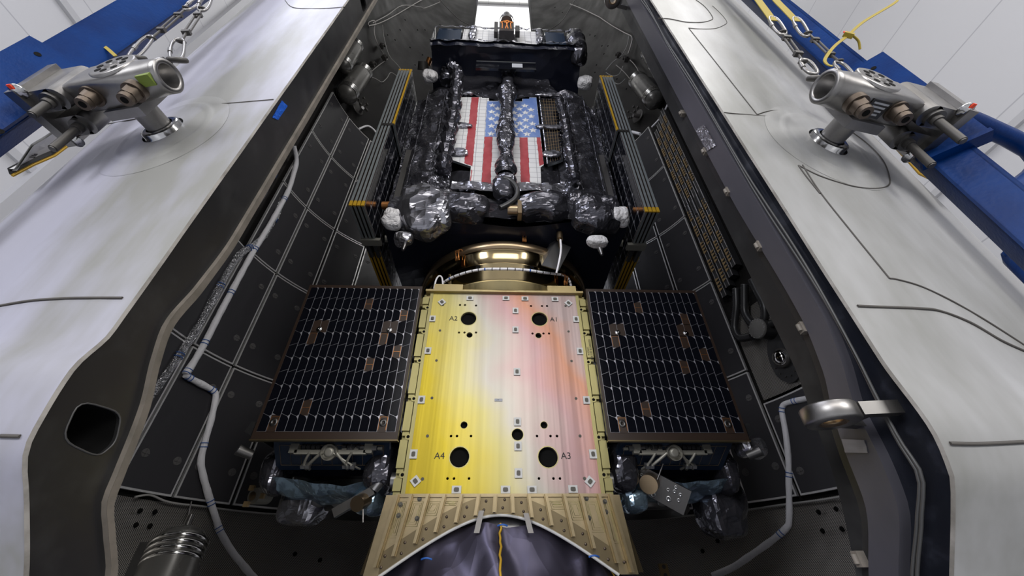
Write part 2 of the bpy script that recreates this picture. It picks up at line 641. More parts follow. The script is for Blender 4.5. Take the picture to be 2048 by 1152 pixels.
def text(body, name, parent, loc, size, rot=(90, 0, 0), m='ink', label=None, align='CENTER'):
    c = bpy.data.curves.new(name, 'FONT')
    c.body = body
    c.size = size
    c.align_x = align
    c.align_y = 'CENTER'
    c.extrude = 0.0006
    c.materials.append(MATS[m])
    q = bpy.data.objects.new(name, c)
    COL.objects.link(q)
    me = bpy.data.meshes.new_from_object(q.evaluated_get(bpy.context.evaluated_depsgraph_get()))
    bpy.data.objects.remove(q)
    o = bpy.data.objects.new(name, me)
    COL.objects.link(o)
    o.parent = parent
    o.location = V(loc) - LOC[parent]
    o.rotation_euler = [math.radians(a) for a in rot]
    LOC[o] = LOC[parent]
    return o


def smooth_path(pts, sub=5):
    pts = [V(p) for p in pts]
    out = []
    n = len(pts)
    for i in range(n - 1):
        p0, p1, p2, p3 = pts[max(i - 1, 0)], pts[i], pts[i + 1], pts[min(i + 2, n - 1)]
        for k in range(sub):
            t = k / sub
            out.append(((p1 * 2) + (p2 - p0) * t + (p0 * 2 - p1 * 5 + p2 * 4 - p3) * t * t + (p1 * 3 - p0 - p2 * 3 + p3) * t ** 3) * .5)
    out.append(pts[-1])
    return out


def _tri(x):
    return abs((x % 1.0) - .5) * 2


FOLD = [(V((.8, .35, .49)), 1.0), (V((-.55, .3, .78)), 1.35), (V((.25, -.5, .83)), .7), (V((.95, -.2, -.25)), .55)]


def crumple(p, sc, amp):
    """height of creased foil at p: long folds in a few directions over cellular facets"""
    w = noise.noise(p * sc * .35)
    h = 0
    for k, (d, f) in enumerate(FOLD):
        m = .5 + noise.noise(p * sc * .25 + V((k * 5.3, 1.7, 9.1)))
        h += m * _tri(p.dot(d) * sc * f * .55 + w * 1.6 + k * .37)
    d = noise.voronoi(p * sc)[0]
    return amp * (h * .32 + d[0] * .45 - .45)


def foil(mb, fn, nrm, nu, nv, sc, amp, mi=0, smooth=False):
    n = V(nrm).normalized()

    def g(u, v):
        p = fn(u, v)
        return p + n * crumple(p, sc, amp)
    return mb.grid(g, nu, nv, mi, smooth)


def lump(mb, c, rad, sc, amp, seg=22, mi=0, smooth=False, squash=1.0):
    """a creased bag of foil"""
    c = V(c)
    rx, ry, rz = rad

    def g(u, v):
        a, b = 2 * math.pi * u, math.pi * (v - .5)
        sg = lambda q: math.copysign(abs(q) ** .7, q)
        d = V((sg(math.cos(b)) * sg(math.cos(a)), sg(math.cos(b)) * sg(math.sin(a)), sg(math.sin(b))))
        p = c + V((d.x * rx, d.y * ry, d.z * rz))
        return p + d * crumple(p, sc, amp)
    return mb.grid(g, seg, seg, mi, smooth)

# ------------------------------------------------------------------ the hangar
GZ = -1.6
HX, HY0, HY1, HZ = 13.0, -13.0, 15.0, 27.0
struct(MB().box((-HX, HY0, GZ - .2), (HX, HY1, GZ)), 'floor', 'floor_paint')
struct(MB().box((-HX, HY0, HZ), (HX, HY1, HZ + .2)), 'ceiling', 'ceiling_panel')
struct(MB().box((-HX - .2, HY0, GZ), (-HX, HY1, HZ)), 'wall_left', 'wall_panel_side')
struct(MB().box((HX, HY0, GZ), (HX + .2, HY1, HZ)), 'wall_right', 'wall_panel_side')
struct(MB().box((-HX, HY1, GZ), (HX, HY1 + .2, HZ)), 'wall_back', 'wall_panel')
struct(MB().box((-HX, HY0 - .2, GZ), (HX, HY0, HZ)), 'wall_front', 'wall_panel')
mb = MB()
for z in (4.5, 9.0, 13.5):
    mb.box((-HX, 2, z), (-HX + .12, HY1, z + .22))
for y in (7, 11):
    mb.box((-HX, y, GZ), (-HX + .25, y + .3, HZ))
struct(mb, 'trim_1', 'beam_white')
mb = MB()
for z in (4.5, 9.0):
    mb.box((HX - .12, 2, z), (HX, HY1, z + .2))
for y in (6, 10):
    mb.box((HX - .2, y, GZ), (HX, y + .25, HZ))
struct(mb, 'trim_2', 'beam_white')
struct(MB().box((-HX, 8.1, HZ - .35), (HX, 8.6, HZ)), 'trim_3', 'beam_white')

# ------------------------------------------------------------------ fairing halves
ZT = 22.0
ZS = [GZ, -1.2, -.85, -.6, -.4] + [-.3 + .03 * k for k in range(31)] + [.64, .7, .8, 1.2, 2, 3, 4.5, 6, 8, 10, 13, 17, ZT]


def fairing(s, label):
    t = thing('payload_fairing_half', label, 'rocket fairing', shell(s, 90, 2.2, GZ))
    # outer skin
    mb = MB()
    NP = 72
    vs = [shell(s, 180 * k / NP, r_out(s, z), z) for z in ZS for k in range(NP + 1)]
    n = NP + 1
    mb.add(vs, [(j * n + k, j * n + k + 1, (j + 1) * n + k + 1, (j + 1) * n + k) for j in range(len(ZS) - 1) for k in range(NP)], 0, True)
    part(mb, 'outer_skin', 'skin_left' if s < 0 else 'skin_right', t, 'white painted outer skin with grey smudges')
    # inner shell and woven tail cone
    for nm, zs, mt, lb in (('inner_shell', [z for z in ZS if z >= .639], 'shell_dark', None), ('tail_cone', [z for z in ZS if z <= .641], 'weave', 'dark woven lower cone')):
        mb = MB()
        vs = [shell(s, 1.2 + 176.6 * k / NP, r_in(z), z) for z in zs for k in range(n)]
        o = mb.add(vs, [(j * n + k, (j + 1) * n + k, (j + 1) * n + k + 1, j * n + k + 1) for j in range(len(zs) - 1) for k in range(NP)], 0, True)
        for j, z in enumerate(zs):
            for k in range(n):
                mb.uv[o + j * n + k] = (k / NP, z * .55)
        part(mb, nm, mt, t, lb)
    return t


FL = fairing(-1, 'left fairing half with plain wide black edge flange')
FR = fairing(1, 'right fairing half with grey edge strip and metal eye lugs')
xl, xr = XA[-1], XA[1]
zz = [ZT, 8, 4, 2, 1.5, 1.2] + [1.15 - .03 * k for k in range(46)] + [-.3, -.4, -.6, -.8, -1.0, -1.3, GZ]
IN_L = [(1.2, 1.262), (.9, 1.235), (.72, 1.205), (.6, 1.235), (.453, 1.294), (.266, 1.334), (.199, 1.347), (.12, 1.41), (.018, 1.498), (-.85, 1.83), (-1.6, 1.84)]
outl = [V((xl, lerp_tab(EDGE[-1], z) + .004, z)) for z in zz] + [V((xl, lerp_tab(IN_L, z) - .026, z)) for z in reversed(zz)]


def rounded(pts, X):
    """pixel corners -> a rounded outline on the plane x = X"""
    c = [on_x(*p, X) for p in pts]
    out = []
    m = len(c)
    for i in range(m):
        a, b, d = c[i - 1], c[i], c[(i + 1) % m]
        p, q = b + (a - b) * .33, b + (d - b) * .33
        for k in range(5):
            u = k / 4
            out.append(p * (1 - u) ** 2 + b * 2 * u * (1 - u) + q * u * u)
    return out


hole1 = rounded([(122, 880), (158, 800), (244, 825), (232, 885), (196, 915)], xl)
hole2 = rounded([(719, -6), (726, 26), (734, 16), (728, -12)], xl)
part(MB().poly(outl, (-.012, 0, 0), [hole1, hole2], 0), 'edge_flange', 'flange_black', FL, 'wide black edge flange')
for h in (hole1, hole2):
    mb = MB()
    m = len(h)
    back = [p + V((-.13, 0, 0)) for p in h]
    mb.add([p + V((-.011, 0, 0)) for p in h] + back, [(i, (i + 1) % m, m + (i + 1) % m, m + i) for i in range(m)] + [tuple(range(m, 2 * m))], 0, True)
    part(mb, 'latch_pocket', 'hole_black', FL, 'black latch pocket in the flange')
mb = MB()
for h in (hole1,):
    mb.tube(h, .0025, 6, closed=True)
part(mb, 'pocket_rim', 'gasket', FL)


def ribbon(mb, s, fa, fb, dx0, dx1, zs, mi=0, wob=0.0):
    """a strip along the near edge between two depth tables, dx from the split plane into the gap"""
    X = XA[s]
    A = [V((X - s * dx0, lerp_tab(fa, z) + wob * math.sin(z * 9) * .5, z)) for z in zs]
    B = [V((X - s * dx1, lerp_tab(fb, z) + wob * math.sin(z * 9 + .4), z)) for z in zs]
    n = len(zs)
    mb.add(A + B, [(i, i + 1, n + i + 1, n + i) for i in range(n - 1)], mi, True)


def off(tab, d):
    return [(z, y + d) for z, y in tab]


zf = []
for a, b in zip(zz, zz[1:]):
    k = max(1, int((a - b) / .12)) if a < 5 else 1
    zf += [a + (b - a) * i / k for i in range(k)]
zf.append(GZ)
mb = MB()
ribbon(mb, -1, off(IN_L, -.028), off(IN_L, -.028), 0, .016, zf)
ribbon(mb, -1, off(IN_L, -.028), off(IN_L, .004), .016, .012, zf, wob=.0015)
ribbon(mb, -1, off(IN_L, .004), off(IN_L, .004), .012, -.03, zf)
ribbon(mb, -1, off(IN_L, .004), [(9, 1.30)] + off(IN_L, .06)[1:], -.03, -.06, zf)
part(mb, 'edge_rim', 'rim_beige', FL, 'beige inner rim of the flange')
mb = MB()
ribbon(mb, -1, off(EDGE[-1], -.004), off(EDGE[-1], .005), .0, .005, zf, wob=.001)
ribbon(mb, -1, off(EDGE[-1], .005), off(EDGE[-1], .005), .005, -.004, zf)
part(mb, 'skin_edge', 'skin_edge', FL)

# right flange: navy channel, gasket, grey strip, inner face
S1 = [(1.3, 1.044), (.72, 1.045), (.55, 1.07), (.39, 1.115), (.29, 1.12), (.165, 1.142), (0, 1.254), (-.85, 1.80), (-1.6, 1.82)]
S2 = [(1.47, 1.157), (.75, 1.13), (.55, 1.155), (.42, 1.20), (.30, 1.228), (.18, 1.245), (0, 1.357), (-.85, 1.86), (-1.6, 1.88)]
GK = [(1.3, 1.020), (.72, 1.018), (.55, 1.02), (.39, 1.03), (.29, 1.035), (.223, 1.03), (.12, 1.10), (0, 1.205), (-.85, 1.78), (-1.6, 1.80)]
mb = MB()
ribbon(mb, 1, off(EDGE[1], .002), off(EDGE[1], .03), -.0, -.035, zf)
ribbon(mb, 1, off(EDGE[1], .03), GK, -.035, -.03, zf)
ribbon(mb, 1, GK, S1, -.03, -.02, zf)
part(mb, 'edge_channel', 'flange_navy', FR, 'dark navy seal channel')
mb = MB()
ribbon(mb, 1, S1, S1, -.03, .012, zf)
ribbon(mb, 1, S1, S2, .012, .012, zf)
ribbon(mb, 1, S2, S2, .012, -.03, zf)
part(mb, 'edge_strip', 'strip_grey', FR, 'grey strip along the edge')
mb = MB()
ribbon(mb, 1, S2, off(S2, .045), -.005, -.004, zf)
ribbon(mb, 1, off(S2, .045), [(z, YC - r_in(z) + .055) for z in (3, .64, .45, .3, 0, -.85, -1.6)], -.004, .004, zf)
part(mb, 'inner_flange', 'flange_black', FR)
for k, (dy, ph) in enumerate(((0, 0), (.010, .9))):
    mb = MB()
    mb.tube([V((xr - .004, lerp_tab(GK, z) + dy + .006 * math.sin(z * 5 + ph) * (1 + .5 * math.sin(z * 2.3)), z)) for z in zf if z < 6.1], .0045, 6)
    part(mb, 'gasket', 'gasket', FR)
mb = MB()
ribbon(mb, 1, off(EDGE[1], -.004), off(EDGE[1], .004), .0, .004, zf, wob=.001)
ribbon(mb, 1, off(EDGE[1], .004), off(EDGE[1], .004), .004, -.006, zf)
part(mb, 'skin_edge', 'skin_edge', FR)


def eye_lug(z, ylug, tilt, label_):
    mb = MB()
    c = V((xr - .135, ylug, z))
    h = .024
    prof = [(.036, -h), (.066, -h), (.071, -h + .005), (.071, h - .005), (.066, h), (.036, h), (.036, -h)]
    mb.lathe(c, (0, 0, 1), prof, 36)
    o = part(mb, 'eye_lug', 'steel', FR, label_)
    mb = MB()
    for sgn in (1, -1):
        a, b = V((c.x + .05, ylug + sgn * .044, z)), V((xr + .015, ylug + sgn * .060, z))
        d = (b - a).normalized()
        mb.obox((a + b) / 2, (d, V((0, 0, 1)).cross(d), V((0, 0, 1))), ((b - a).length / 2, .015, h * .75))
    mb.box((c.x + .058, ylug - .03, z - h * .7), (c.x + .082, ylug + .03, z + h * .7))
    part(mb, 'lug_fork', 'steel' if z > 1 else 'steel_dark', o)
    part(MB().lathe(c, (0, 0, 1), [(.026, -h * .7), (.036, -h * 1.02), (.0355, h * 1.02), (.026, h * .7), (.026, -h * .7)], 32), 'bushing', 'bronze', o)
    return o


eye_lug(.372, 1.075, 0, 'polished eye lug low on the edge')
eye_lug(4.07, 1.15, 0, 'eye lug high on the edge')


def tape(pxs, X, name, m, lab, cat, dx):
    c = [on_x(*p, X) for p in pxs]

    def g(u, v):
        p = (c[0] * (1 - u) + c[1] * u) * (1 - v) + (c[3] * (1 - u) + c[2] * u) * v
        return p + V((dx, 0, 0)) * (1 + .8 * noise.noise(p * 60))
    mb = MB().grid(g, 8, 8)
    n = len(mb.v)
    mb.v += [p - V((dx * .7, 0, 0)) for p in mb.v[:n]]
    for f in list(mb.f):
        mb.f.append([i + n for i in f][::-1])
        mb.m.append(0)
        mb.s.append(True)
    return solo(mb, name, m, lab, cat)


tape([(563, 201), (574, 212), (555, 240), (544, 235)], xl, 'tape_strip', 'tape_blue', 'blue tape strip on the left black flange', 'tape', .003)
tape([(1391, 259), (1409, 249), (1433, 291), (1415, 302)], xr - .013, 'tape_patch', 'tape_silver', 'silver foil patch on the grey edge strip of the right half', 'tape', -.003)
tape([(1670, 808), (1711, 809), (1714, 838), (1673, 836)], xr - .013, 'tape_patch', 'tape_grey', 'dull grey tape square above the lower eye lug', 'tape', -.003)
tape([(1684, 878), (1729, 880), (1736, 906), (1692, 905)], xr - .013, 'tape_patch', 'tape_grey', 'dull grey tape square below the lower eye lug', 'tape', -.003)


# clips along the inner flange of the right half
for i, (px, py) in enumerate([(1366, 227), (1412, 303), (1458, 383), (1521, 492), (1608, 656), (1722, 1118)]):
    p = on_x(px, py, xr - .005)
    mb = MB().box((p.x - .015, p.y - .012, p.z - .02), (p.x + .012, p.y + .012, p.z + .02))
    mb.cyl(p + V((-.017, 0, -.012)), p + V((-.017, 0, .012)), .008, seg=8)
    part(mb, 'clip', 'rim_beige', FR)


def seam(pxs, s, r=.0035, nm='panel_seam', m='seam_dark'):
    P = smooth_path([skin(*p, s, .0005) for p in pxs], 6)
    part(MB().tube(P, r, 5), nm, m, FL if s < 0 else FR)


seam([(1715, 612), (1760, 614), (1838, 617), (1880, 622), (1940, 645), (2000, 680), (2048, 702)], 1, .005)
seam([(1605, 330), (1640, 384), (1700, 460), (1779, 557)], 1)
seam([(1779, 557), (1795, 559), (1840, 572), (1900, 600), (1970, 640), (2048, 690)], 1)
seam([(1448, 225), (1480, 228), (1560, 235), (1601, 242), (1644, 249)], 1, .0025)
seam([(1515, 229), (1540, 222), (1580, 222), (1610, 231), (1650, 245)], 1)
seam([(1514, 229), (1480, 186), (1420, 110), (1378, 57)], 1, .0025)
seam([(1316, 37), (1340, 38), (1370, 44), (1400, 45), (1420, 41), (1425, 34), (1410, 14), (1392, 0)], 1)
seam([(1377, 56), (1400, 58), (1430, 57), (1450, 49), (1453, 42), (1440, 26), (1425, 12)], 1, .0025)
seam([(1597, 331), (1640, 352), (1700, 371), (1745, 377), (1775, 372), (1779, 355), (1765, 320), (1735, 288), (1700, 262)], 1)
seam([(1597, 331), (1612, 352), (1640, 387)], 1)
seam([(1900, 887), (1960, 888), (2048, 884)], 1, .005)
seam([(245, 596), (200, 596), (130, 597), (60, 602), (0, 612)], -1, .005)
seam([(547, 199), (500, 203), (440, 208), (385, 212), (345, 218)], -1, .003)
seam([(272, 238), (250, 242), (215, 248)], -1, .003)
seam([(0, 872), (40, 873)], -1, .005)
seam([(690, 14), (650, 17), (600, 17), (580, 12), (570, 0)], -1, .003)

for s_, px in ((1, (1652, 288)), (-1, (330, 264))):
    # shallow raised boss in the skin around each lifting point
    B_ = skin(*px, s_)
    n0 = V((B_.x - XA[s_], B_.y - YC, 0)).normalized()
    g0 = V((-n0.y, n0.x, 0))

    def boss(u, v):
        rr = .09 + .20 * v
        h = .012 * (1 - v ** 2) + (.004 if .50 < v < .62 else 0) + .0005
        p = B_ + g0 * (rr * math.cos(2 * math.pi * u)) + V((0, 0, rr * 1.15 * math.sin(2 * math.pi * u)))
        w = V((p.x - XA[s_], p.y - YC, 0)).normalized()
        return V((XA[s_], YC, p.z)) + w * (r_out(s_, p.z) + h)
    part(MB().grid(boss, 48, 14), 'hoist_boss', 'skin_left' if s_ < 0 else 'skin_right', FL if s_ < 0 else FR)

# ------------------------------------------------------------------ acoustic panels inside
ROWS = [7.80, 6.40, 4.96, 3.555, 2.10, .67]


def panel(s, ph0, ph1, z0, z1, par, washers=True, corner=None):
    t = .035
    r0, r1 = 2.285, 2.285 - t
    e = .018
    ep = math.degrees(e / r1)
    nu = max(2, int(abs(ph1 - ph0) / 3))
    mb = MB()
    for (a, b, c, d, mi) in ((ph0 + ep, ph1 - ep, z0 + e, z1 - e, 0), (ph0, ph0 + ep, z0, z1, 1), (ph1 - ep, ph1, z0, z1, 1),
                             (ph0 + ep, ph1 - ep, z0, z0 + e, 1), (ph0 + ep, ph1 - ep, z1 - e, z1, 1)):
        k = nu if b - a > 4 else 1
        mb.grid(lambda u, v: shell(s, a + (b - a) * u, r1 - (0.0 if mi else .002), c + (d - c) * v), k, 6, mi)
    for (a, b, c, d) in ((ph0, ph0, z0, z1), (ph1, ph1, z0, z1)):
        mb.grid(lambda u, v: shell(s, a, r0 + (r1 - r0) * u, c + (d - c) * v), 1, 1, 1)
    for zc in (z0, z1):
        mb.grid(lambda u, v: shell(s, ph0 + (ph1 - ph0) * u, r0 + (r1 - r0) * v, zc), nu, 1, 1)
    o = part(mb, 'acoustic_panel', ['film_dark', 'film_edge'], par)
    if washers:
        for ph in (ph0 + 2.6, ph1 - 2.6):
            for z in (z0 + .22 * (z1 - z0), z0 + .78 * (z1 - z0)):
                c = shell(s, ph, r1 - .002, z)
                n_ = (V((XA[s], YC, z)) - c).normalized()
                w = MB().cyl(c, c + n_ * .006, .042, .038, seg=16)
                u_, v_ = frame(n_)
                w.obox(c + n_ * .008, (u_, v_, n_), (.036, .004, .004))
                w.obox(c + n_ * .008, (v_, u_, n_), (.036, .004, .004))
                w.cyl(c, c + n_ * .014, .010, seg=8)
                part(w, 'washer', 'washer_dark', o)
    return o


G = .35
for s, par in ((-1, FL), (1, FR)):
    cols = [(22, 36.7), (37, 51.5), (52, 66.6)]
    for a, b in cols:
        for k in range(5):
            vis = k < 4 or True
            panel(s, a + G / 2, b - G / 2, ROWS[k + 1] + .012, ROWS[k] - .012, par, vis)
for k in range(5):
    panel(-1, 67.1, 80.8 if k else 80.8, ROWS[k + 1] + .012, ROWS[k] - .012, FL)
for k in range(3, 5):
    panel(-1, 81.5, 96, ROWS[k + 1] + .012, ROWS[k] - .012, FL, False)
panel(1, 67.4, 84, .68, 1.66, FR)
panel(1, 84.6, 100, .68, 1.66, FR, False)

# ------------------------------------------------------------------ payload stack
XS = 0.045                                   # centre line of the stack
PY = 2.76                                    # front of the dispenser plate
PX0, PX1, PZ0, PZ1 = -.665, .755, .425, 2.02


def pl(px, py, dy=0.0):
    return on_y(px, py, PY + dy)


disp = thing('payload_dispenser', 'gold coloured dispenser box with a yellow and rose front plate', 'satellite dispenser', (XS, YC, PZ0 - .45))


def circ(px, py, rpx, n=20):
    c = pl(px, py)
    r = (pl(px + rpx, py) - c).length
    return [V((c.x + r * math.cos(2 * math.pi * k / n), PY, c.z + r * math.sin(2 * math.pi * k / n))) for k in range(n)], c, r


big = [(937, 637, 15.5), (1079, 638, 15.5), (939, 670, 6), (1077, 671, 6), (919, 914, 19.5), (1096, 914, 19.5), (928, 850, 7), (1088, 850, 7), (1035, 869, 11.5)]
small = [(920, 610), (930, 610), (952, 611), (1062, 612), (1084, 612), (1094, 612), (918, 665), (929, 665), (952, 665), (1065, 667), (1087, 667), (1098, 667),
         (902, 872), (914, 872), (942, 872), (1074, 872), (1101, 872), (1114, 872), (895, 957), (908, 957), (938, 957), (1078, 957), (1107, 957), (1120, 957)]
holes = [circ(*b)[0] for b in big] + [circ(x, y, 2.4 if y < 700 else 2.7, 10)[0] for x, y in small]
XA0, XA1 = PX0 + .085, PX1 - .085
part(MB().poly([(XA0, PY, PZ0), (XA1, PY, PZ0), (XA1, PY, PZ1), (XA0, PY, PZ1)], (0, .022, 0), holes, 0), 'front_plate', 'chromate_painted_sheen', disp,
     'flat front plate with a painted yellow to rose sheen')
mb = MB()
for b in big:
    _, c, r = circ(*b)
    mb.lathe(c, (0, -1, 0), [(r * 1.0, .0006), (r * 1.09, .0006)], 24)
part(mb, 'hole_edge', 'gold_rail', disp)
part(MB().box((XA0 + .01, PY + .2, PZ0), (XA1 - .01, 4.30, PZ1)), 'core_box', 'gold_dark', disp)
part(MB().box((XA0 + .005, PY + .03, PZ0 + .02), (XA1 - .005, PY + .19, PZ1 - .02)), 'cavity', 'hole_black', disp)
# side rails with milled pockets
for sg, x0, x1 in ((-1, PX0, XA0), (1, XA1, PX1)):
    mb = MB()
    mb.box((x0, PY + .035, PZ0), (x1, PY + .055, PZ1))
    xo0, xo1 = (x0, x0 + .052) if sg < 0 else (x1 - .052, x1)
    xi0, xi1 = (x1 - .026, x1) if sg < 0 else (x0, x0 + .026)
    mb.box((xi0, PY - .006, PZ0), (xi1, PY + .04, PZ1))
    rail = part(mb, 'side_rail', 'gold_rail', disp)
    ys = [616, 664, 722, 798, 874, 950]
    zc = [pl(845, y).z for y in ys]
    zb = [PZ1 - .03] + zc + [PZ0]
    for k in range(len(zb) - 1):
        a, b = zb[k + 1] + (.012 if k < 6 else 0), zb[k] - .02
        m2 = MB().box((xo0, PY - .002, a + .03), (xo1, PY + .04, b))
        m2.box((xo0 + .004, PY + .012, a), (xo1 - .002, PY + .04, a + .03))
        part(m2, 'rail_block', 'gold_rail', rail)
    for z in zc:
        xb = x1 - .034 if sg < 0 else x0 + .034
        m2 = MB().cyl((xb, PY + .03, z), (xb, PY - .007, z), .021, seg=14)
        m2.cyl((xb, PY - .0072, z), (xb, PY - .0085, z), .011, seg=12, mi=1)
        part(m2, 'bolt_boss', ['gold_rail', 'hole_black'], rail)
mb = MB()
for x, y in [(886, 610), (880, 661), (873, 721), (864, 796), (855, 872), (845, 958), (1131, 612), (1137, 663), (1143, 722), (1152, 797), (1160, 872), (1169, 957)]:
    c = pl(x, y)
    o = MB().cyl(c, c + V((0, -.002, 0)), .0105, seg=12)
    o.cyl(c + V((0, -.0005, 0)), c + V((0, -.004, 0)), .0055, seg=8)
    part(o, 'plate_screw', 'tie_mount', disp)
for i, (x, y, d) in enumerate([(884, 604, 1), (940, 596, 0), (1012, 596, 0), (1050, 597, 0), (1110, 598, 0), (1137, 606, 1), (1031, 621, 2), (1031, 659, 2), (865, 637, 2),
                               (1152, 638, 2), (856, 701, 2), (1160, 702, 2), (1034, 743, 2), (843, 799, 2), (1173, 800, 2), (1035, 843, 2), (1036, 892, 2), (827, 908, 2),
                               (1186, 908, 2), (1037, 946, 2), (831, 962, 1), (1180, 963, 3), (913, 979, 0), (1011, 979, 0), (1064, 979, 0), (1146, 978, 0)]):
    c = pl(x, y, -.008)
    w, h = ((.030, .022), (.026, .026), (.025, .029), (.026, .026))[d]
    a = (0, .75, 0, -.75)[d]
    u = V((math.cos(a), 0, math.sin(a)))
    w_ = V((-math.sin(a), 0, math.cos(a)))
    n_ = V((0, -1, 0))
    m2 = MB().obox(c, (u, w_, n_), (w, h, .0012))
    o = part(m2, 'mount_pad', 'sticker_white', disp, 'small white square pad')
    m2 = MB()
    kx, kz = (.016, .012) if d == 0 else (.012, .015)
    pts = [(kx * math.copysign(abs(math.cos(q)) ** .5, math.cos(q)), kz * math.copysign(abs(math.sin(q)) ** .5, math.sin(q))) for q in [2 * math.pi * k / 16 for k in range(16)]]
    m2.poly([c + n_ * .001 + u * p + w_ * q for p, q in pts], n_ * .005)
    part(m2, 'tie_mount', 'tie_mount', o)
c = pl(997, 800, -.002)
o = part(MB().box((c.x - .029, c.y - .001, c.z - .010), (c.x + .029, c.y, c.z + .010)), 'name_label', 'label_grey', disp, 'small grey label')
text('– Y', 'label_text', disp, c + V((-.008, -.002, -.001)), .014)
for s_, x, y in (('A2', 907, 637), ('A1', 1108, 639), ('A4', 879, 912), ('A3', 1132, 912)):
    text(s_, 'hole_number', disp, pl(x, y, -.002), .060 if y < 700 else .060)
text('02028418-501 REV B', 'part_number', disp, V((PX1 - .018, PY - .003, pl(1185, 702).z)), .024, (90, 90, 0))
text('3370214', 'part_number', disp, V((PX1 - .040, PY - .003, pl(1175, 702).z)), .022, (90, 90, 0))
# top flange with end blocks
mb = MB()
zt = 2.035
mb.box((PX0 + .02, PY - .035, PZ1 - .004), (PX1 - .02, PY + .3, zt))
for sg, xc in ((-1, PX0), (1, PX1)):
    mb.poly([(xc + sg * .0, PY + .02, PZ1 - .13), (xc + sg * .03, PY + .02, PZ1 - .13), (xc + sg * .03, PY + .02, PZ1 - .06), (xc - sg * .07, PY + .02, PZ1), (xc - sg * .07, PY + .02, PZ1 - .03)], (0, .2, 0))
part(mb, 'top_flange', 'gold_satin', disp)
for a, b in ((882, 912), (1108, 1138)):
    xa_, xb_ = on_y(a, 575, PY - .01).x, on_y(b, 575, PY - .01).x
    part(MB().box((xa_ - .06, PY - .01, zt), (xb_ + .06, PY + .22, zt + .075)), 'end_block', 'gold_satin', disp)

# lower skirt
skirt = part(MB().poly([V((x, PY - .045, z)) for x, z in
                        [(PX0 - .02, PZ0 + .0), (PX0 - .075, .02), (PX0 - .07, .02)] +
                        [(XS - .02 + x, max(.02, .576 - .72 * math.sqrt(x * x + .1225))) for x in [-.69 + .0627 * k for k in range(23)]] +
                        [(PX1 + .055, .02), (PX1 + .06, .02), (PX1 + .02, PZ0)]], (0, .03, 0)), 'skirt', 'gold_skirt', disp, 'ribbed gold skirt with an arched cut')


def arch(x):
    return .576 - .72 * math.sqrt((x - XS + .02) ** 2 + .1225)


SY = PY - .045
xsr = [on_y(p, 995, SY).x for p in (797, 824, 857, 890, 924, 958, 991, 1024, 1057, 1091, 1127, 1160, 1196, 1218)]
for x in xsr:
    zb = max(.025, arch(x) + .004)
    lean = (x - XS) * .10
    m2 = MB()
    a, b = V((x, SY - .022, PZ0)), V((x + lean, SY - .022, zb))
    d = (b - a).normalized()
    m2.obox((a + b) / 2, (V((1, 0, 0)), V((0, 1, 0)), d), (.008, .024, (b - a).length / 2))
    m2.obox((a + b) / 2 + V((0, .012, 0)), (V((1, 0, 0)), V((0, 1, 0)), d), (.013, .008, (b - a).length / 2))
    part(m2, 'rib', 'gold_skirt', skirt)
m2 = MB()
xs_ = [XS - .70 + 1.36 * k / 40 for k in range(41)]
vs = [V((x, SY - .004, max(.02, arch(x) + .004))) for x in xs_] + [V((x, SY - .004, max(.04, arch(x) + .105))) for x in xs_]
m2.add(vs, [(i, i + 1, 42 + i, 41 + i) for i in range(40)])
part(m2, 'doubler', 'gold_skirt_dark', skirt, 'darker riveted band along the arch')
m2 = MB().box((xsr[0], SY - .012, PZ0 - .012), (xsr[-1], SY, PZ0 + .006))
part(m2, 'top_lip', 'gold_skirt', skirt)
for k in range(len(xsr) - 1):
    xm = (xsr[k] + xsr[k + 1]) / 2
    for dz in (.03, .075):
        xx = xm + (xm - XS) * .12 + (.006 if dz > .05 else -.006) * (1 if xm < XS else -1)
        z = arch(xx) + dz
        if z > .03:
            c = V((xx, SY - .004, z))
            part(MB().lathe(c, (0, -1, 0), [(.0085, 0), (.0085, .003), (.006, .007), (0, .008)], 10), 'rivet', 'steel_brown', skirt)
    # machined rings around each pocket
    z1 = arch(xm) + .12
    if z1 < PZ0 - .05:
        m2 = MB()
        wd_ = (xsr[k + 1] - xsr[k]) / 2 - .018
        for q in range(3):
            w_ = wd_ - q * .009
            if w_ > .004:
                m2.tube([(xm - w_ + (xm - XS) * .02, SY - .001, PZ0 - .035 - q * .009), (xm + w_ + (xm - XS) * .02, SY - .001, PZ0 - .035 - q * .009),
                         (xm + w_ + (xm - XS) * .06, SY - .001, z1 + q * .012), (xm - w_ + (xm - XS) * .06, SY - .001, z1 + q * .012)], .0016, 4, closed=True)
        part(m2, 'milling_mark', 'gold_rail', skirt)
for x, y in [(801, 1009), (839, 998), (834, 1037), (797, 1031), (1173, 997), (1210, 1003), (1178, 1036), (1212, 1024)]:
    c = on_y(x, y, SY - .002)
    m2 = MB().cyl(c, c + V((0, -.003, 0)), .014, seg=14)
    m2.cyl(c, c + V((0, -.010, 0)), .008, seg=6)
    part(m2, 'skirt_bolt', 'tie_mount', skirt)
# outer wings and white bead along the arch
for sg, x in ((-1, PX0), (1, PX1)):
    m2 = MB().poly([(x - sg * .01, SY + .01, PZ0 - .01), (x + sg * .03, SY + .06, PZ0 - .03), (x + sg * .11, SY + .06, .03), (x - sg * .05, SY + .01, .03)][::sg], (0, .02, 0))
    part(m2, 'skirt_wing', 'gold_skirt', skirt)
m2 = MB().tube([(x, SY + .012, max(.015, arch(x) - .006)) for x in xs_], .011, 6)
part(m2, 'arch_bead', 'sticker_white', skirt, 'white bead along the arched cut')

# cone below, wrapped in violet foil
cone = thing('payload_adapter_cone', 'dark violet foil wrapped cone under the arched gold skirt', 'payload adapter', (XS - .02, YC, GZ))
CX = XS - .02


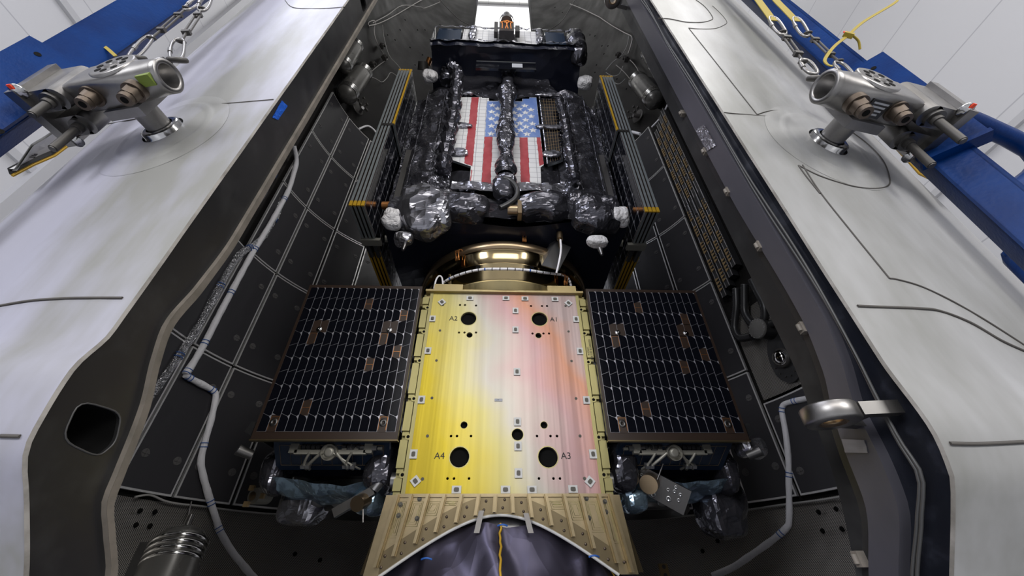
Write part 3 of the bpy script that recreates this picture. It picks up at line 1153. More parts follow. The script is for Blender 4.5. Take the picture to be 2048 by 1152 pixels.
def cone_pt(u, v):
    a = math.radians(180 + 180 * u)
    z = .255 + (GZ + .3 - .255) * v
    r = .80 + (.255 - z) * .56 if z > -.2 else min(1.70, 1.055 + (-.2 - z) * .9)
    fold = .035 * math.sin(a * 15 + 5 * noise.noise(V((a * 3, z * 2, 0)))) * (1 - abs(z) * .3) * (.6 + noise.noise(V((a * 5, 0, 3))))
    p = V((CX + r * math.cos(a), YC + r * math.sin(a), z))
    n_ = V((math.cos(a), math.sin(a), .9)).normalized()
    return p + n_ * (fold + crumple(p, 3.2, .05) + .012)


part(MB().grid(cone_pt, 170, 60, 0, True), 'foil_wrap', 'foil_violet', cone)
part(MB().lathe((CX, YC, 0), (0, 0, 1), [(.80, .2), (.795, .24), (.795, .335), (.74, .335)], 80), 'carbon_ring', 'carbon', cone, 'bare black carbon ring above the foil')
part(MB().lathe((CX, YC, GZ), (0, 0, 1), [(1.70, 0), (1.70, .35), (1.6, .4), (.8, .45)], 64), 'base_ring', 'steel_dark', cone)
part(MB().tube([cone_pt(.5, v) + V((0, -.012, .012)) + V((.012 * noise.noise(V((v * 40, 0, 0))), 0, 0)) for v in [k / 60 for k in range(30)]], .0075, 6), 'seam_tape', 'kapton_yellow', cone, 'amber tape seam')
part(MB().tube([cone_pt(.74 + .03 * k / 20, .02 + .3 * k / 20) + V((0, -.012, .012)) for k in range(21)], .005, 6), 'seam_tape', 'kapton_yellow', cone, 'amber tape seam')
for x, y in ((1005, 1052), (853, 1119), (1188, 1114)):
    p = on_y(x, y, 2.63 if y < 1100 else 2.60)
    pts = [p + V((.028 * q, -.012 * (1 - q * q), .006 * (1 - q * q))) for q in (-1, -.5, 0, .5, 1)]
    part(MB().tube(smooth_path(pts, 3), .005, 6), 'lacing_tie', 'tie_blue', cone, 'blue lacing tie')
for x0, y0, x1, y1 in ((963, 1021, 953, 1066), (1052, 1026, 1062, 1066)):
    a, b = on_y(x0, y0, SY - .022), on_y(x1, y1, SY - .03)
    m2 = MB().grid(lambda u, v: a.lerp(b, v) + V(((u - .5) * .032, .006 * noise.noise(V((u * 3, v * 8, x0))), 0)), 3, 8)
    m2.grid(lambda u, v: a.lerp(b, v) + V(((u - .5) * .032, .004 + .006 * noise.noise(V((u * 3, v * 8, x0))), 0)), 3, 8)
    solo(m2, 'tape_strip', 'tape_grey', 'grey tape strip on the %s side of the arch top' % ('left' if x0 < 1000 else 'right'), 'tape')

# separation ring on top of the dispenser
ring = thing('separation_ring', 'polished gold ring between the dispenser and the flag satellite', 'adapter ring', (XS, YC, zt))
o_ = V((XS, YC, 0))
part(MB().lathe(o_, (0, 0, 1), [(.78, zt), (.835, zt), (.835, 2.12), (.845, 2.125), (.845, 2.145), (.80, 2.145)], 96), 'lower_barrel', 'gold_satin', ring, 'brushed gold lower barrel')
m2 = MB()
for k in range(40):
    a = math.radians(180 + 180 * (k + .5) / 40)
    m2.cyl((XS + .822 * math.cos(a), YC + .822 * math.sin(a), 2.145), (XS + .822 * math.cos(a), YC + .822 * math.sin(a), 2.153), .007, seg=6)
part(m2, 'bolt_circle', 'steel', ring)
part(MB().lathe(o_, (0, 0, 1), [(.80, 2.13), (.862, 2.14), (.872, 2.30), (.880, 2.302), (.880, 2.312), (.872, 2.314)], 40, smooth=True), 'middle_band', 'gold_ring', ring)
part(MB().lathe(o_, (0, 0, 1), [(.872, 2.314), (.876, 2.46), (.885, 2.47)], 96), 'upper_band', 'gold_ring', ring)
part(MB().lathe(o_, (0, 0, 1), [(.885, 2.47), (.905, 2.475), (.908, 2.535), (.90, 2.56), (.86, 2.565)], 96), 'clamp_flange', 'bronze', ring)
for x, y in ((955, 533), (1065, 533)):
    p = on_y(x, y, 2.70)
    n_ = (p - V((XS, YC, p.z))).normalized()
    q = V((XS, YC, p.z)) + n_ * .872
    part(MB().cyl(q - n_ * .01, q + n_ * .006, .020, seg=14), 'port', 'hole_black', ring)
for x, y, a in ((914, 505, .5), (1044, 482, 0), (1148, 545, -.7)):
    for _ in (0,):
        p = on_y(x, y, 2.72)
        n_ = (p - V((XS, YC, p.z))).normalized()
        t_ = V((-n_.y, n_.x, 0))
        q = V((XS, YC, p.z)) + n_ * .90
        m2 = MB()
        for sx in (-1, 1):
            m2.tube([q + t_ * (.018 * sx) + V((0, 0, .07)), q + t_ * (.018 * sx) + n_ * .05 + V((0, 0, .02)), q + t_ * (.012 * sx) + n_ * .03 + V((0, 0, -.07))], .006, 6)
        m2.tube([q + t_ * .02 + V((0, 0, .07)), q - t_ * .02 + V((0, 0, .07))], .007, 6)
        m2.tube([q + t_ * .02 + n_ * .045, q - t_ * .02 + n_ * .045], .006, 6)
        m2.obox(q + n_ * .03 + V((0, 0, -.06)), (t_, n_, V((0, 0, 1))), (.02, .006, .025))
        part(m2, 'spring_clip', 'copper', ring)
# harness around the ring
hp = []
for x, y in ((868, 578), (872, 560), (878, 552), (884, 556), (886, 574)):
    hp.append(on_y(x, y, 2.83))
solo(MB().tube(smooth_path(hp, 5), .008, 8), 'cable_loop', 'cable_white', 'short white cable loop at the left end of the gold ring', 'cable')
hp = [(886, 566), (900, 557), (920, 549), (945, 542), (970, 538.5), (1000, 538), (1030, 538.5), (1060, 541), (1085, 545), (1112, 548), (1128, 551), (1138, 560), (1142, 573)]
pts = []
for x, y in hp:
    z = 2.215 - .0 * abs(x - 1010)
    d = ray(x, y)
    # meet the ring's own cylinder, a little outside it
    a_, b_, c_ = d.x ** 2 + d.y ** 2, -2 * (d.x * XS + d.y * YC), XS ** 2 + YC ** 2 - .90 ** 2
    tt = (-b_ - math.sqrt(max(0, b_ * b_ - 4 * a_ * c_))) / (2 * a_)
    pts.append(d * tt)
pts = smooth_path(pts, 4)
har = thing('cable_harness', 'white cable tied in short lengths around the gold ring', 'cable', pts[len(pts) // 2])
part(MB().tube(pts, .0125, 8), 'cable', 'cable_white', har)
for i in range(2, len(pts) - 2, 2):
    d = (pts[i + 1] - pts[i - 1]).normalized()
    blue = i % 12 == 4
    part(MB().cyl(pts[i] - d * (.006 if blue else .004), pts[i] + d * (.006 if blue else .004), .0138, seg=8), 'cable_tie', 'tie_blue' if blue else 'rubber', har)
# bracket with connector
p = on_y(1115, 512, 2.66)
br = thing('connector_bracket', 'angled aluminium bracket with a connector on the right of the gold ring', 'bracket', p)
cc = [on_y(x, y, q) for x, y, q in ((1113, 482, 2.72), (1142, 494, 2.76), (1118, 540, 2.66), (1083, 530, 2.62))]
m2 = MB().poly(cc, (.0, .012, 0))
m2.poly([cc[0], cc[3], on_y(1080, 520, 2.76), on_y(1105, 478, 2.80)], (.004, 0, 0))
part(m2, 'plate', 'alu', br)
c0, c1 = on_y(1121, 495, 2.62), on_y(1119, 466, 2.62)
m2 = MB().cyl(c0, c0.lerp(c1, .55), .018, seg=14)
m2.cyl(c0.lerp(c1, .55), c1, .03, seg=16)
part(m2, 'connector', 'bronze', br)
pts = smooth_path([on_y(x, y, q) for x, y, q in ((1121, 480, 2.58), (1122, 500, 2.57), (1118, 525, 2.58), (1113, 546, 2.62))], 5)
part(MB().tube(pts, .010, 8), 'cable_tail', 'cable_white', br)

# ------------------------------------------------------------------ solar cells
def cells(mb, o, ux, uz, nx, nz, gap, skip=(), amp=.16, mi=0, flip=False, n=V((0, -1, 0)), lift=.002):
    """rows of slant-cut cells over the rectangle o, o+ux, o+ux+uz, o+uz"""
    ux, uz, o = V(ux), V(uz), V(o)
    gx, gz = gap / ux.length * nx / 2, gap / uz.length * nz / 2

    def yb(k, f):
        if k in (0, nz):
            return k
        sl = 1 if (k % 2 == 0) ^ flip else -1
        return k + amp * sl * (f - .5)
    for j in range(nz):
        for i in range(nx):
            if (i, j) in skip:
                continue
            f0, f1 = gx, 1 - gx
            lo0, lo1, hi0, hi1 = yb(j, 0) + gz, yb(j, 1) + gz, yb(j + 1, 0) - gz, yb(j + 1, 1) - gz
            c = .20
            lead = (j % 2 == 0) ^ flip
            if lead:
                q = [(f0, lo0), (f1, lo1), (f1, hi1 - .12), (f1 - c, hi1 - (hi1 - hi0) * c), (f0, hi0)]
            else:
                q = [(f0, lo0), (f1 - c, lo0 + (lo1 - lo0) * (1 - c)), (f1, lo1 + .12), (f1, hi1), (f0, hi0)]
            pts = [o + ux * ((i + x) / nx) + uz * (y / nz) + n * lift for x, y in q]
            mb.add(pts, [tuple(range(5))], mi)
    return mb


# ------------------------------------------------------------------ the two lower satellites
def lower_sat(s, label):
    if s < 0:
        x_in, x_out = -.672, -1.636
    else:
        x_in, x_out = .755, 1.737
    x0, x1 = min(x_in, x_out), max(x_in, x_out)
    z0, z1, Y = .75, 2.043, 2.70
    t = thing('satellite', label, 'satellite', ((x0 + x1) / 2, 3.5, .4))
    pan = part(MB().box((x0, Y, z0), (x1, Y + .03, z1), 0), 'solar_panel', 'cell_back', t, 'square panel of black solar cells')
    m = .022
    zb = z0 + .055
    miss = {(8, 9): 'b', (2, 7): 's', (3, 7): 's', (2, 6): 'k', (12, 7): 's', (11, 7): 's', (11, 6): 'k', (13, 8): 'b', (13, 5): 'b', (10, 4): 'b', (4, 1): 'b', (1, 0): 'd', (13, 0): 'd'}
    if s > 0:
        miss = {(6, 9): 'b', (2, 7): 's', (3, 7): 's', (2, 6): 'k', (12, 7): 's', (11, 7): 's', (11, 6): 'k', (12, 8): 'b', (13, 5): 'b', (10, 4): 'b', (4, 1): 'b', (1, 0): 'd', (13, 0): 'd'}
    nx, nz = 15, 11
    o, ux, uz = V((x0 + m, Y - .001, zb)), V((x1 - x0 - 2 * m, 0, 0)), V((0, 0, z1 - zb - .03))
    # silver interconnects show between the cells
    part(MB().grid(lambda u, v: o + ux * u + uz * v, 1, 1), 'interconnect_sheet', 'cell_line', pan, 'silver lines between the cells')
    part(cells(MB(), o, ux, uz, nx, nz, .0030, set(miss), amp=.22), 'solar_cells', 'cell_black', pan)
    for (i, j), kind in miss.items():
        c = o + ux * ((i + .5) / nx) + uz * ((j + .5) / nz)
        w, h = ux.x / nx / 2, uz.z / nz / 2
        m2 = MB().box((c.x - w * .97, Y - .0022, c.z - h * 1.05), (c.x + w * .97, Y - .001, c.z + h * 1.05), 0)
        if kind in 'bkd':
            for e in (-1, 1):
                m2.box((c.x + e * w * .86 - .0018, Y - .003, c.z - h * .8), (c.x + e * w * .86 + .0018, Y - .002, c.z + h * .8), 1)
        if kind == 'b':
            m2.box((c.x - w * .8, Y - .003, c.z - .002), (c.x + w * .8, Y - .002, c.z + .002), 1)
        if kind in 'dk':
            m2.box((c.x - w * .8, Y - .003, c.z + h * .8), (c.x + w * .8, Y - .002, c.z + h * .85), 1)
        part(m2, 'cell_gap', ['cell_back', 'copper'], pan, 'brown bare spot between cells')
    for (i, j) in ((3, 7.25), (12, 7.25)):
        c = o + ux * (i / nx) + uz * (j / nz)
        m2 = MB().lathe(c, (0, -1, 0), [(.022, 0), (.022, .004), (.015, .005), (.013, .004), (.012, .009), (.005, .009), (.0, .004)], 20)
        part(m2, 'hold_down_bolt', 'steel_bright', pan)
    for (i, j) in ((1.5, .55), (13.5, .55)):
        c = o + ux * (i / nx) + uz * (j / nz)
        m2 = MB().lathe(c, (0, -1, 0), [(.026, .001), (.026, .005), (.008, .005), (.008, .0), (0, .0)], 20)
        part(m2, 'hold_down_bolt', 'steel_dark', pan, 'grey corner hold down disc')
    part(MB().box((x0 - .004, Y - .004, z0 - .004), (x1 + .004, Y + .034, z0 + .004)), 'edge_trim', 'gold_dark', pan)
    # body
    part(MB().box((x0 + .06, Y + .12, z0 + .10), (x1 - .02, 4.35, z1 - .05)), 'body', 'foil_black', t)
    # underside: navy radiator, hinge gear, creased blue blanket, ring
    rad = MB()
    zr0, zr1 = z0 - .02, z0 + .06
    ra = [V((x0 + .08, Y + .30, zr0 - .10)), V((x1 - .10, Y + .30, zr0 - .10)), V((x1 - .07, Y + .08, z0 + .02)), V((x0 + .11, Y + .08, z0 + .02))]
    rad.poly(ra, (0, .03, .03))
    ro = part(rad, 'radiator', 'radiator_navy', t, 'navy glass radiator under the panel')
    m2 = MB()
    for k in range(11):
        u = .05 + .09 * k
        a, b = ra[0].lerp(ra[1], u).lerp(ra[3].lerp(ra[2], u), .18), ra[0].lerp(ra[1], u).lerp(ra[3].lerp(ra[2], u), .85)
        m2.tube([a + V((0, -.003, -.003)), b + V((0, -.003, -.003))], .0012, 4)
    for v in (.18, .85):
        m2.tube([ra[0].lerp(ra[3], v) + V((.04, -.003, -.003)), ra[1].lerp(ra[2], v) + V((-.04, -.003, -.003))], .0014, 4)
    part(m2, 'radiator_grid', 'tooth_gold', ro)
    xm = (x0 + x1) / 2 - .02 * s
    blk = MB()

    def bl(u, v):
        a, b = u * 2 - 1, v
        x = xm + .02 * s + a * (.47 - .10 * v * v)
        y = Y + .28 + .55 * b
        z = z0 - .14 - .16 * math.sin(math.pi * min(1, b * .9 + .12)) * (1 - .5 * a * a)
        p = V((x, y, z))
        return p + V((0, -.4, -.9)) * crumple(p, 5, .07)
    blk.grid(bl, 46, 26, 0, False)
    bo = part(blk, 'thermal_blanket', 'foil_blue', t, 'creased blue silver foil blanket')
    for dx in (-.16, .0, .14):
        p = bl(.5 + dx, .45)
        part(MB().lathe(p + V((0, 0, .01)), (0, -.5, -1), [(.045, 0), (.045, .012), (.03, .016), (0, .012)], 14), 'blanket_button', 'alu', bo)
    part(MB().lathe((xm, Y + .95, z0 - .33), (0, 0, 1), [(.33, .25), (.36, .02), (.34, 0), (.31, .0), (.30, .2)], 48), 'adapter_ring', 'steel_dark', t)
    part(MB().box((x0 + .1, Y + .5, z0 - .12), (x1 - .05, 4.3, z0 + .12)), 'under_deck', 'foil_navy', t)
    # gear in front of the radiator
    g = MB()
    gy, gz = Y + .10, z0 - .035
    g.lathe((xm, gy, gz - .015), (0, -1, -.3), [(.052, .03), (.056, .0), (.03, -.005), (.03, .028), (.018, .03), (0, .03)], 24)
    for e in (-1, 1):
        for q in range(4):
            g.cyl((xm + e * (.075 + .032 * q), gy + .01, gz + .022), (xm + e * (.100 + .032 * q), gy + .01, gz + .022), .019, seg=10, mi=1)
        g.box((xm + e * .14 - .10, gy, gz - .028), (xm + e * .14 + .10, gy + .03, gz))
        g.obox((xm + e * .25, gy + .02, gz + .01), (V((1, 0, 0)), V((0, 1, 0)), V((0, 0, 1))), (.028, .02, .03))
    o2 = part(g, 'hinge_motor', ['mech_beige', 'rubber'], t, 'beige hinge motor with black rollers')
    for e, q, d_, r_ in ((-1, .05, .10, .011), (1, .045, .07, .010), (-1, .13, .05, .009), (1, .15, -.05, .009), (1, .02, .13, .007)):
        pts = [V((xm + e * q, gy - .008, gz - .02)), V((xm + e * (q + d_ * .5), gy + .02, gz - .055)), V((xm + e * (q + d_), gy + .07, gz - .085)), V((xm + e * (q + d_ * 1.2), gy + .15, gz - .09))]
        part(MB().tube(smooth_path(pts, 5), r_, 7), 'cable', 'mech_beige', o2)
        part(MB().obox(pts[2], (V((1, 0, 0)), V((0, .7, .7)), V((0, -.7, .7))), (.014, .022, .010)), 'cable_clamp', 'alu', o2)
    for k in range(7):
        c = V((xm + s * (-.33 + .04 * k), gy + .01, gz + .01 + .012 * math.sin(k * 3)))
        part(MB().obox(c, (V((1, 0, 0)), V((0, 1, 0)), V((0, 0, 1))), (.016, .012, .008 + .006 * (k % 3))), 'hinge_fitting', 'alu' if k % 2 else 'mech_beige', o2)
    # dark bags at the inner and outer end
    xi = x_in + (-.15 if s < 0 else .15)
    part(lump(MB(), (xi, Y + .35, z0 - .10), (.10, .16, .16), 9, .05, 26), 'foil_bag', 'foil_black_fine', t, 'black creased foil bag')
    part(lump(MB(), (xi + s * .07, Y + .40, z0 - .30), (.09, .10, .07), 8, .05, 22), 'foil_bag', 'foil_blue', t, 'blue silver foil bag')
    part(MB().cyl((x_in + s * .005, Y + .25, z0 - .20), (x_in + s * .05, Y + .25, z0 - .20), .055, seg=20), 'separation_fitting', 'alu', t)
    xo = x_out - s * .02
    part(MB().poly([(xo, Y + .02, z0 + .02), (xo + s * .09, Y + .02, z0 + .06), (xo + s * .07, Y + .02, z0 + .13), (xo, Y + .02, z0 + .12)][::s], (0, .25, 0)), 'corner_plate', 'flange_black', t)
    part(MB().cyl((xo + s * .03, Y + .1, z0 - .07), (xo + s * .10, Y + .04, z0 - .05), .030, .034, seg=16), 'thruster', 'steel_dark', t)
    if s > 0:
        part(lump(MB(), (xo + .10, Y + .12, z0 - .01), (.10, .07, .05), 8, .05, 22), 'foil_bag', 'foil_silver', t, 'silver creased foil bag')
        part(lump(MB(), (xo - .02, Y + .62, z0 - .28), (.16, .16, .22), 7, .08, 30), 'foil_bag', 'foil_black_fine', t, 'large black foil bag at the outer end')
    else:
        part(lump(MB(), (xo + .16, Y + .66, z0 - .28), (.16, .14, .13), 7, .07, 26), 'foil_bag', 'foil_pewter', t, 'pewter foil bag at the outer end')
        c = on_y(507, 992, 3.3)
        m2 = MB().cyl(c, c + V((.04, .12, .02)), .055, .06, seg=18)
        for q in range(3):
            a = q * 2.1
            m2.obox(c + V((.062 * math.cos(a), 0, .062 * math.sin(a))), (V((1, 0, 0)), V((0, 1, 0)), V((0, 0, 1))), (.018, .012, .018), 1)
        m2.lathe(c, (-.2, -1, -.2), [(.03, .012), (.012, .018), (0, .018)], 12, 2)
        part(m2, 'star_tracker', ['mech_beige', 'tooth_gold', 'bronze'], t, 'round sensor with three gold feet')
    part(lump(MB(), (xo - s * .02, Y + .40, z0 - .12), (.07, .14, .14), 9, .05, 24), 'foil_bag', 'foil_black_fine', t, 'black creased foil bag')
    return t


SL = lower_sat(-1, 'lower satellite on the left of the gold dispenser with a square black solar panel')
SR = lower_sat(1, 'lower satellite on the right of the gold dispenser with a square black solar panel')

# ground handling brackets under them
c = on_y(1312, 972, 3.0)
bk = thing('perforated_bracket', 'dark plate with round holes and a bronze roller under the right satellite', 'bracket', c)
u_ = (on_y(1362, 1003, 2.95) - on_y(1264, 950, 3.05)).normalized()
n_ = V((.1, -.75, -.6)).normalized()
n_ = (n_ - u_ * n_.dot(u_)).normalized()
w_ = u_.cross(n_)
part(MB().obox(c, (u_, w_, n_), (.215, .085, .010)), 'plate', 'steel_dark', bk)
for a, b, r in ((-.15, .035, .013), (-.11, .035, .013), (-.15, -.02, .013), (-.11, -.025, .013), (.0, .06, .02), (.10, .035, .02), (.12, -.03, .013), (.16, -.03, .013), (.12, -.06, .013), (.16, .01, .013), (.08, -.02, .013)):
    q = c + u_ * a + w_ * b + n_ * .010
    part(MB().lathe(q, n_, [(r, 0), (r, .002), (r * .5, .002), (r * .45, 0), (0, 0)], 14), 'hole_rim', 'alu', bk)
part(MB().cyl(c - w_ * .01 - u_ * .04, c - w_ * .01 - u_ * .04 + n_ * .085, .062, seg=28), 'roller', 'bronze', bk)
part(MB().tube([c - w_ * .06 + n_ * .05, c - w_ * .17 + n_ * .02], .006, 6), 'pin', 'steel', bk)
c = on_y(722, 1001, 2.95)
bk = thing('roller_bracket', 'grey arm with a bronze roller under the left satellite', 'bracket', c)
a, b = on_y(745, 986, 2.95), on_y(683, 1022, 2.95)
d = (b - a).normalized()
part(MB().obox((a + b) / 2 + V((-.02, 0, .0)), (d, V((0, 1, 0)), d.cross(V((0, 1, 0)))), ((b - a).length / 2 + .03, .02, .028)), 'arm', 'steel_dark', bk)
part(MB().cyl(c + V((.02, .03, .01)), c + V((.0, -.07, -.03)), .048, seg=26), 'roller', 'bronze', bk)
part(MB().cyl(a + V((.0, 0, .02)), a + V((.03, 0, .07)), .035, .045, seg=18), 'foot', 'alu', bk)
part(MB().tube([c + V((.03, -.03, -.04)), c + V((.05, -.03, -.13))], .006, 6), 'pin', 'steel', bk)

# ------------------------------------------------------------------ the flag satellite
top = thing('satellite', 'large upper satellite in black foil with a painted flag panel', 'satellite', (XS, YC, 2.60))
BF = 2.72                                    # front of its body
part(MB().box((XS - 1.0, BF + .12, 2.72), (XS + 1.0, 4.4, 5.9)), 'bus', 'foil_navy', top)
m2 = MB()
foil(m2, lambda u, v: V((XS - 1.12 + 2.24 * u, BF + .10 - .10 * math.sin(math.pi * u) ** .5, 3.05 + 2.65 * v)), (0, -1, 0), 96, 110, 3.2, .12)
part(m2, 'front_blanket', 'foil_black', top)
for sg in (-1, 1):
    # raised side blankets, seamed in vertical lanes
    m2 = MB()
    foil(m2, lambda u, v: V((XS + sg * (.60 + .62 * u), BF - .06 - .10 * math.sin(math.pi * min(1, u * 1.1)) + .09 * u, 3.12 + 2.2 * v)), (0, -1, 0), 44, 90, 5.5, .09)
    foil(m2, lambda u, v: V((XS + sg * (1.22), BF + .03 + .9 * u, 3.12 + 2.2 * v)), (sg, 0, 0), 24, 60, 4, .07)
    part(m2, 'side_blanket', 'foil_black_fine', top)
    m2 = MB()
    for k, x in enumerate((.80, 1.02)):
        m2.tube([V((XS + sg * x, BF - .17 + .012 * math.sin(q * 1.3), 3.2 + q * .1)) for q in range(21)], .006, 5)
    part(m2, 'blanket_seam', 'foil_black', top)
# flared black cloth on either side of the flag foot
for sg in (-1, 1):
    m2 = MB()
    a = [on_y(x, y, 2.56) for x, y in ((896, 322), (940, 336), (938, 378), (880, 368))] if sg < 0 else [on_y(x, y, 2.56) for x, y in ((1126, 324), (1083, 338), (1083, 380), (1140, 375))]
    foil(m2, lambda u, v: a[0].lerp(a[1], u).lerp(a[3].lerp(a[2], u), v) + V((0, .03 + .10 * (1 - u), 0)), (0, -1, 0), 24, 24, 4, .08)
    part(m2, 'foil_flap', 'foil_black', top)
# underside, seen from below
m2 = MB()
foil(m2, lambda u, v: V((XS - 1.15 + 2.3 * u, 2.50 + 2.0 * v, 2.66 + .04 * math.sin(u * 9))), (0, 0, -1), 60, 50, 1.6, .08, smooth=True)
part(m2, 'under_blanket', 'foil_navy', top)
m2 = MB()
foil(m2, lambda u, v: V((XS - 1.12 + 2.24 * u, 2.62 - .12 * v, 3.12 - .42 * v)), (0, -1, -.3), 80, 22, 4, .10)
part(m2, 'skirt_blanket', 'foil_black', top)
m2 = MB()
foil(m2, lambda u, v: V((XS - .55 + 1.15 * u, 2.53 - .03 * v, 3.27 - .16 * v)), (0, -1, -.2), 50, 10, 7, .06)
part(m2, 'foot_blanket', 'foil_pewter', top)

# flag panel: white mirror tiles with painted stripes and stars
FY = 2.585


def zp(x, y):                                # zoomed reading of the panel -> its plane
    return on_y(850 + x / 5.009, 170 + y / 5.009, FY)


def flag(name, outline, paint, stars):
    mb = MB().poly([zp(*p) for p in outline], (0, .03, 0), side_mi=3)
    for pts, mi in paint:
        c = [zp(*p) for p in pts]
        m = len(c)
        # brushed, uneven paint edge
        ring_ = []
        for i in range(m):
            a, b = c[i], c[(i + 1) % m]
            k = max(1, int((b - a).length / .03))
            t_ = (b - a).normalized().cross(V((0, 1, 0)))
            for q in range(k):
                ring_.append(a.lerp(b, q / k) + t_ * (random.uniform(-.004, .004) if q else 0))
        mb.poly([p + V((0, -.0015, 0)) for p in ring_], (0, .001, 0), mi=mi)
    for x, y in stars:
        c = zp(x, y)
        r = .058
        pts = [c + V(((r if k % 2 == 0 else r * .45) * math.sin(math.pi * k / 5) * .9, -.003, (r if k % 2 == 0 else r * .45) * math.cos(math.pi * k / 5))) for k in range(10)]
        mb.poly(pts, (0, .001, 0))
    return part(mb, name, ['white_tile', 'flag_red', 'flag_blue', 'panel_edge'], top, 'white tiled panel painted with flag stripes and stars')


flag('flag_panel', [(380, 122), (570, 122), (572, 130), (640, 130), (642, 160), (760, 160), (742, 1032), (440, 1030), (460, 815), (232, 736), (345, 130)],
     [([(467, 124), (540, 124), (478, 780), (474, 812), (392, 782)], 1), ([(622, 164), (756, 164), (747, 520), (600, 520)], 2), ([(597, 520), (677, 520), (655, 1030), (565, 1030)], 1),
      ([(462, 850), (472, 850), (458, 1020), (448, 1020)], 1)],
     [(675, 205), (728, 238), (668, 270), (722, 302), (665, 340), (720, 378), (666, 412), (722, 450), (663, 490)])
flag('flag_panel', [(857, 160), (975, 165), (976, 138), (1045, 138), (1046, 125), (1115, 125), (1190, 800), (1158, 826), (1165, 1032), (885, 1032)],
     [([(860, 164), (975, 168), (980, 140), (1046, 140), (1047, 128), (1114, 128), (1156, 524), (866, 522)], 2), ([(945, 526), (1027, 526), (1055, 1030), (962, 1030)], 1),
      ([(1117, 526), (1157, 526), (1188, 795), (1146, 812)], 1)],
     [(893, 205), (945, 242), (1000, 210), (1062, 250), (893, 280), (950, 306), (1005, 278), (1065, 316), (893, 345), (950, 385), (1008, 352), (1078, 390), (903, 415), (958, 453), (1012, 420), (1082, 455), (903, 493), (1022, 493)])
# dark glass strip on the right of the flag
mb = MB().poly([zp(*p) for p in ((1160, 130), (1310, 140), (1385, 742), (1350, 760), (1235, 798))], (0, .03, 0), side_mi=1)
o = part(mb, 'dark_radiator', ['cell_black', 'panel_edge'], top, 'dark gridded glass strip')
m2 = MB()
for k in range(5):
    u = .15 + .18 * k
    a, b = zp(1165 + 145 * u, 140), zp(1240 + 130 * u, 775 - 30 * u)
    m2.tube([a + V((0, -.003, 0)), b + V((0, -.003, 0))], .0015, 4)
for v in [.05 * k for k in range(1, 19)]:
    a, b = zp(1160 + 70 * v, 130 + 640 * v), zp(1310 + 70 * v, 140 + 600 * v)
    m2.tube([a + V((0, -.003, 0)), b + V((0, -.003, 0))], .0015, 4)
part(m2, 'grid_line', 'tooth_gold', o)
m2 = MB().tube([zp(1145, 128) + V((0, -.01, 0)), zp(1228, 800) + V((0, -.01, 0))], .012, 6)
part(m2, 'edge_trim', 'foil_silver', o)
for x, y, w in ((400, 95, 55), (360, 420, 55), (343, 690, 38), (1230, 112, 75), (1275, 437, 85), (1272, 705, 42)):
    c = zp(x, y) + V((0, -.02, 0))
    part(lump(MB(), c, (w / 420, .018, .034 if w > 45 else .06), 14, .03, 16), 'foil_clamp', 'foil_pewter', top, 'crumpled silver clamp cover on the panel edge')

# foil wrapped mast down the middle of the flag
mast = []
for x, y, q in ((1018, 132, 2.50), (1017, 160, 2.48), (1014, 200, 2.48), (1012, 260, 2.47), (1011, 320, 2.46), (1010, 350, 2.44)):
    mast.append(on_y(x, y, q))
path = smooth_path(mast, 12)
m2 = MB()
n = len(path)


def mst(u, v):
    p = path[min(n - 1, int(v * (n - 1) + .5))]
    a = 2 * math.pi * u
    r = .085 + .02 * math.sin(v * 23) + .05 * max(0, v - .75)
    q = p + V((r * math.cos(a), r * .7 * math.sin(a), 0))
    return q + V((math.cos(a), math.sin(a), 0)) * crumple(q, 9, .05)


m2.grid(mst, 20, 70, 0, False)
part(m2, 'mast', 'foil_black_fine', top, 'black foil wrapped mast across the flag')
part(lump(MB(), on_y(1009, 373, 2.43), (.11, .07, .17), 9, .05, 24), 'mast_foot', 'foil_black', top)
pts = smooth_path([on_y(x, y, 2.36) for x, y in ((1008, 357), (1022, 362), (1034, 378), (1032, 395), (1016, 408), (1000, 416))], 6)
part(MB().tube(pts, .026, 9), 'cable_loop', 'rubber', top, 'thick black cable loop')
c = on_y(1026, 420, 2.42)
m2 = MB().cyl(c + V((-.05, 0, 0)), c + V((.04, 0, 0)), .05, seg=18)
m2.obox(c + V((.06, 0, .0)), (V((1, 0, 0)), V((0, 1, 0)), V((0, 0, 1))), (.018, .05, .09))
part(m2, 'connector', 'bronze', top)
# black cloths above the flag
for sg in (-1, 1):
    m2 = MB()
    q = [on_y(x, y, 2.62) for x, y in ((930, 146), (1006, 146), (996, 200), (918, 192))] if sg < 0 else [on_y(x, y, 2.62) for x, y in ((1026, 146), (1088, 150), (1118, 192), (1030, 200))]
    foil(m2, lambda u, v: q[0].lerp(q[1], u).lerp(q[3].lerp(q[2], u), v), (0, -1, 0), 30, 26, 4.5, .09)
    part(m2, 'foil_flap', 'foil_black', top)
# pipe elbow in foil on the left
pts = smooth_path([on_y(x, y, q) for x, y, q in ((893, 165, 2.55), (893, 146, 2.5), (905, 137, 2.45), (914, 148, 2.45), (911, 180, 2.47), (905, 240, 2.5), (893, 300, 2.52), (886, 345, 2.54))], 10)
m2 = MB()
nn_ = len(pts)
m2.tube([p + V((crumple(p, 9, .03), 0, 0)) for p in pts], [.075 + .02 * math.sin(i * 1.7) for i in range(nn_)], 10, smooth=False)
part(m2, 'wrapped_pipe', 'foil_black_fine', top)
for x0, x1 in ((1118, 1128),):
    m2 = MB()
    pts = smooth_path([on_y(x, y, 2.5) for x, y in ((1118, 200), (1128, 235), (1134, 268), (1142, 320), (1150, 360))], 8)
    m2.tube(pts, [.05 + .015 * math.sin(i * 1.9) for i in range(len(pts))], 9, smooth=False)
    part(m2, 'wrapped_pipe', 'foil_black_fine', top)
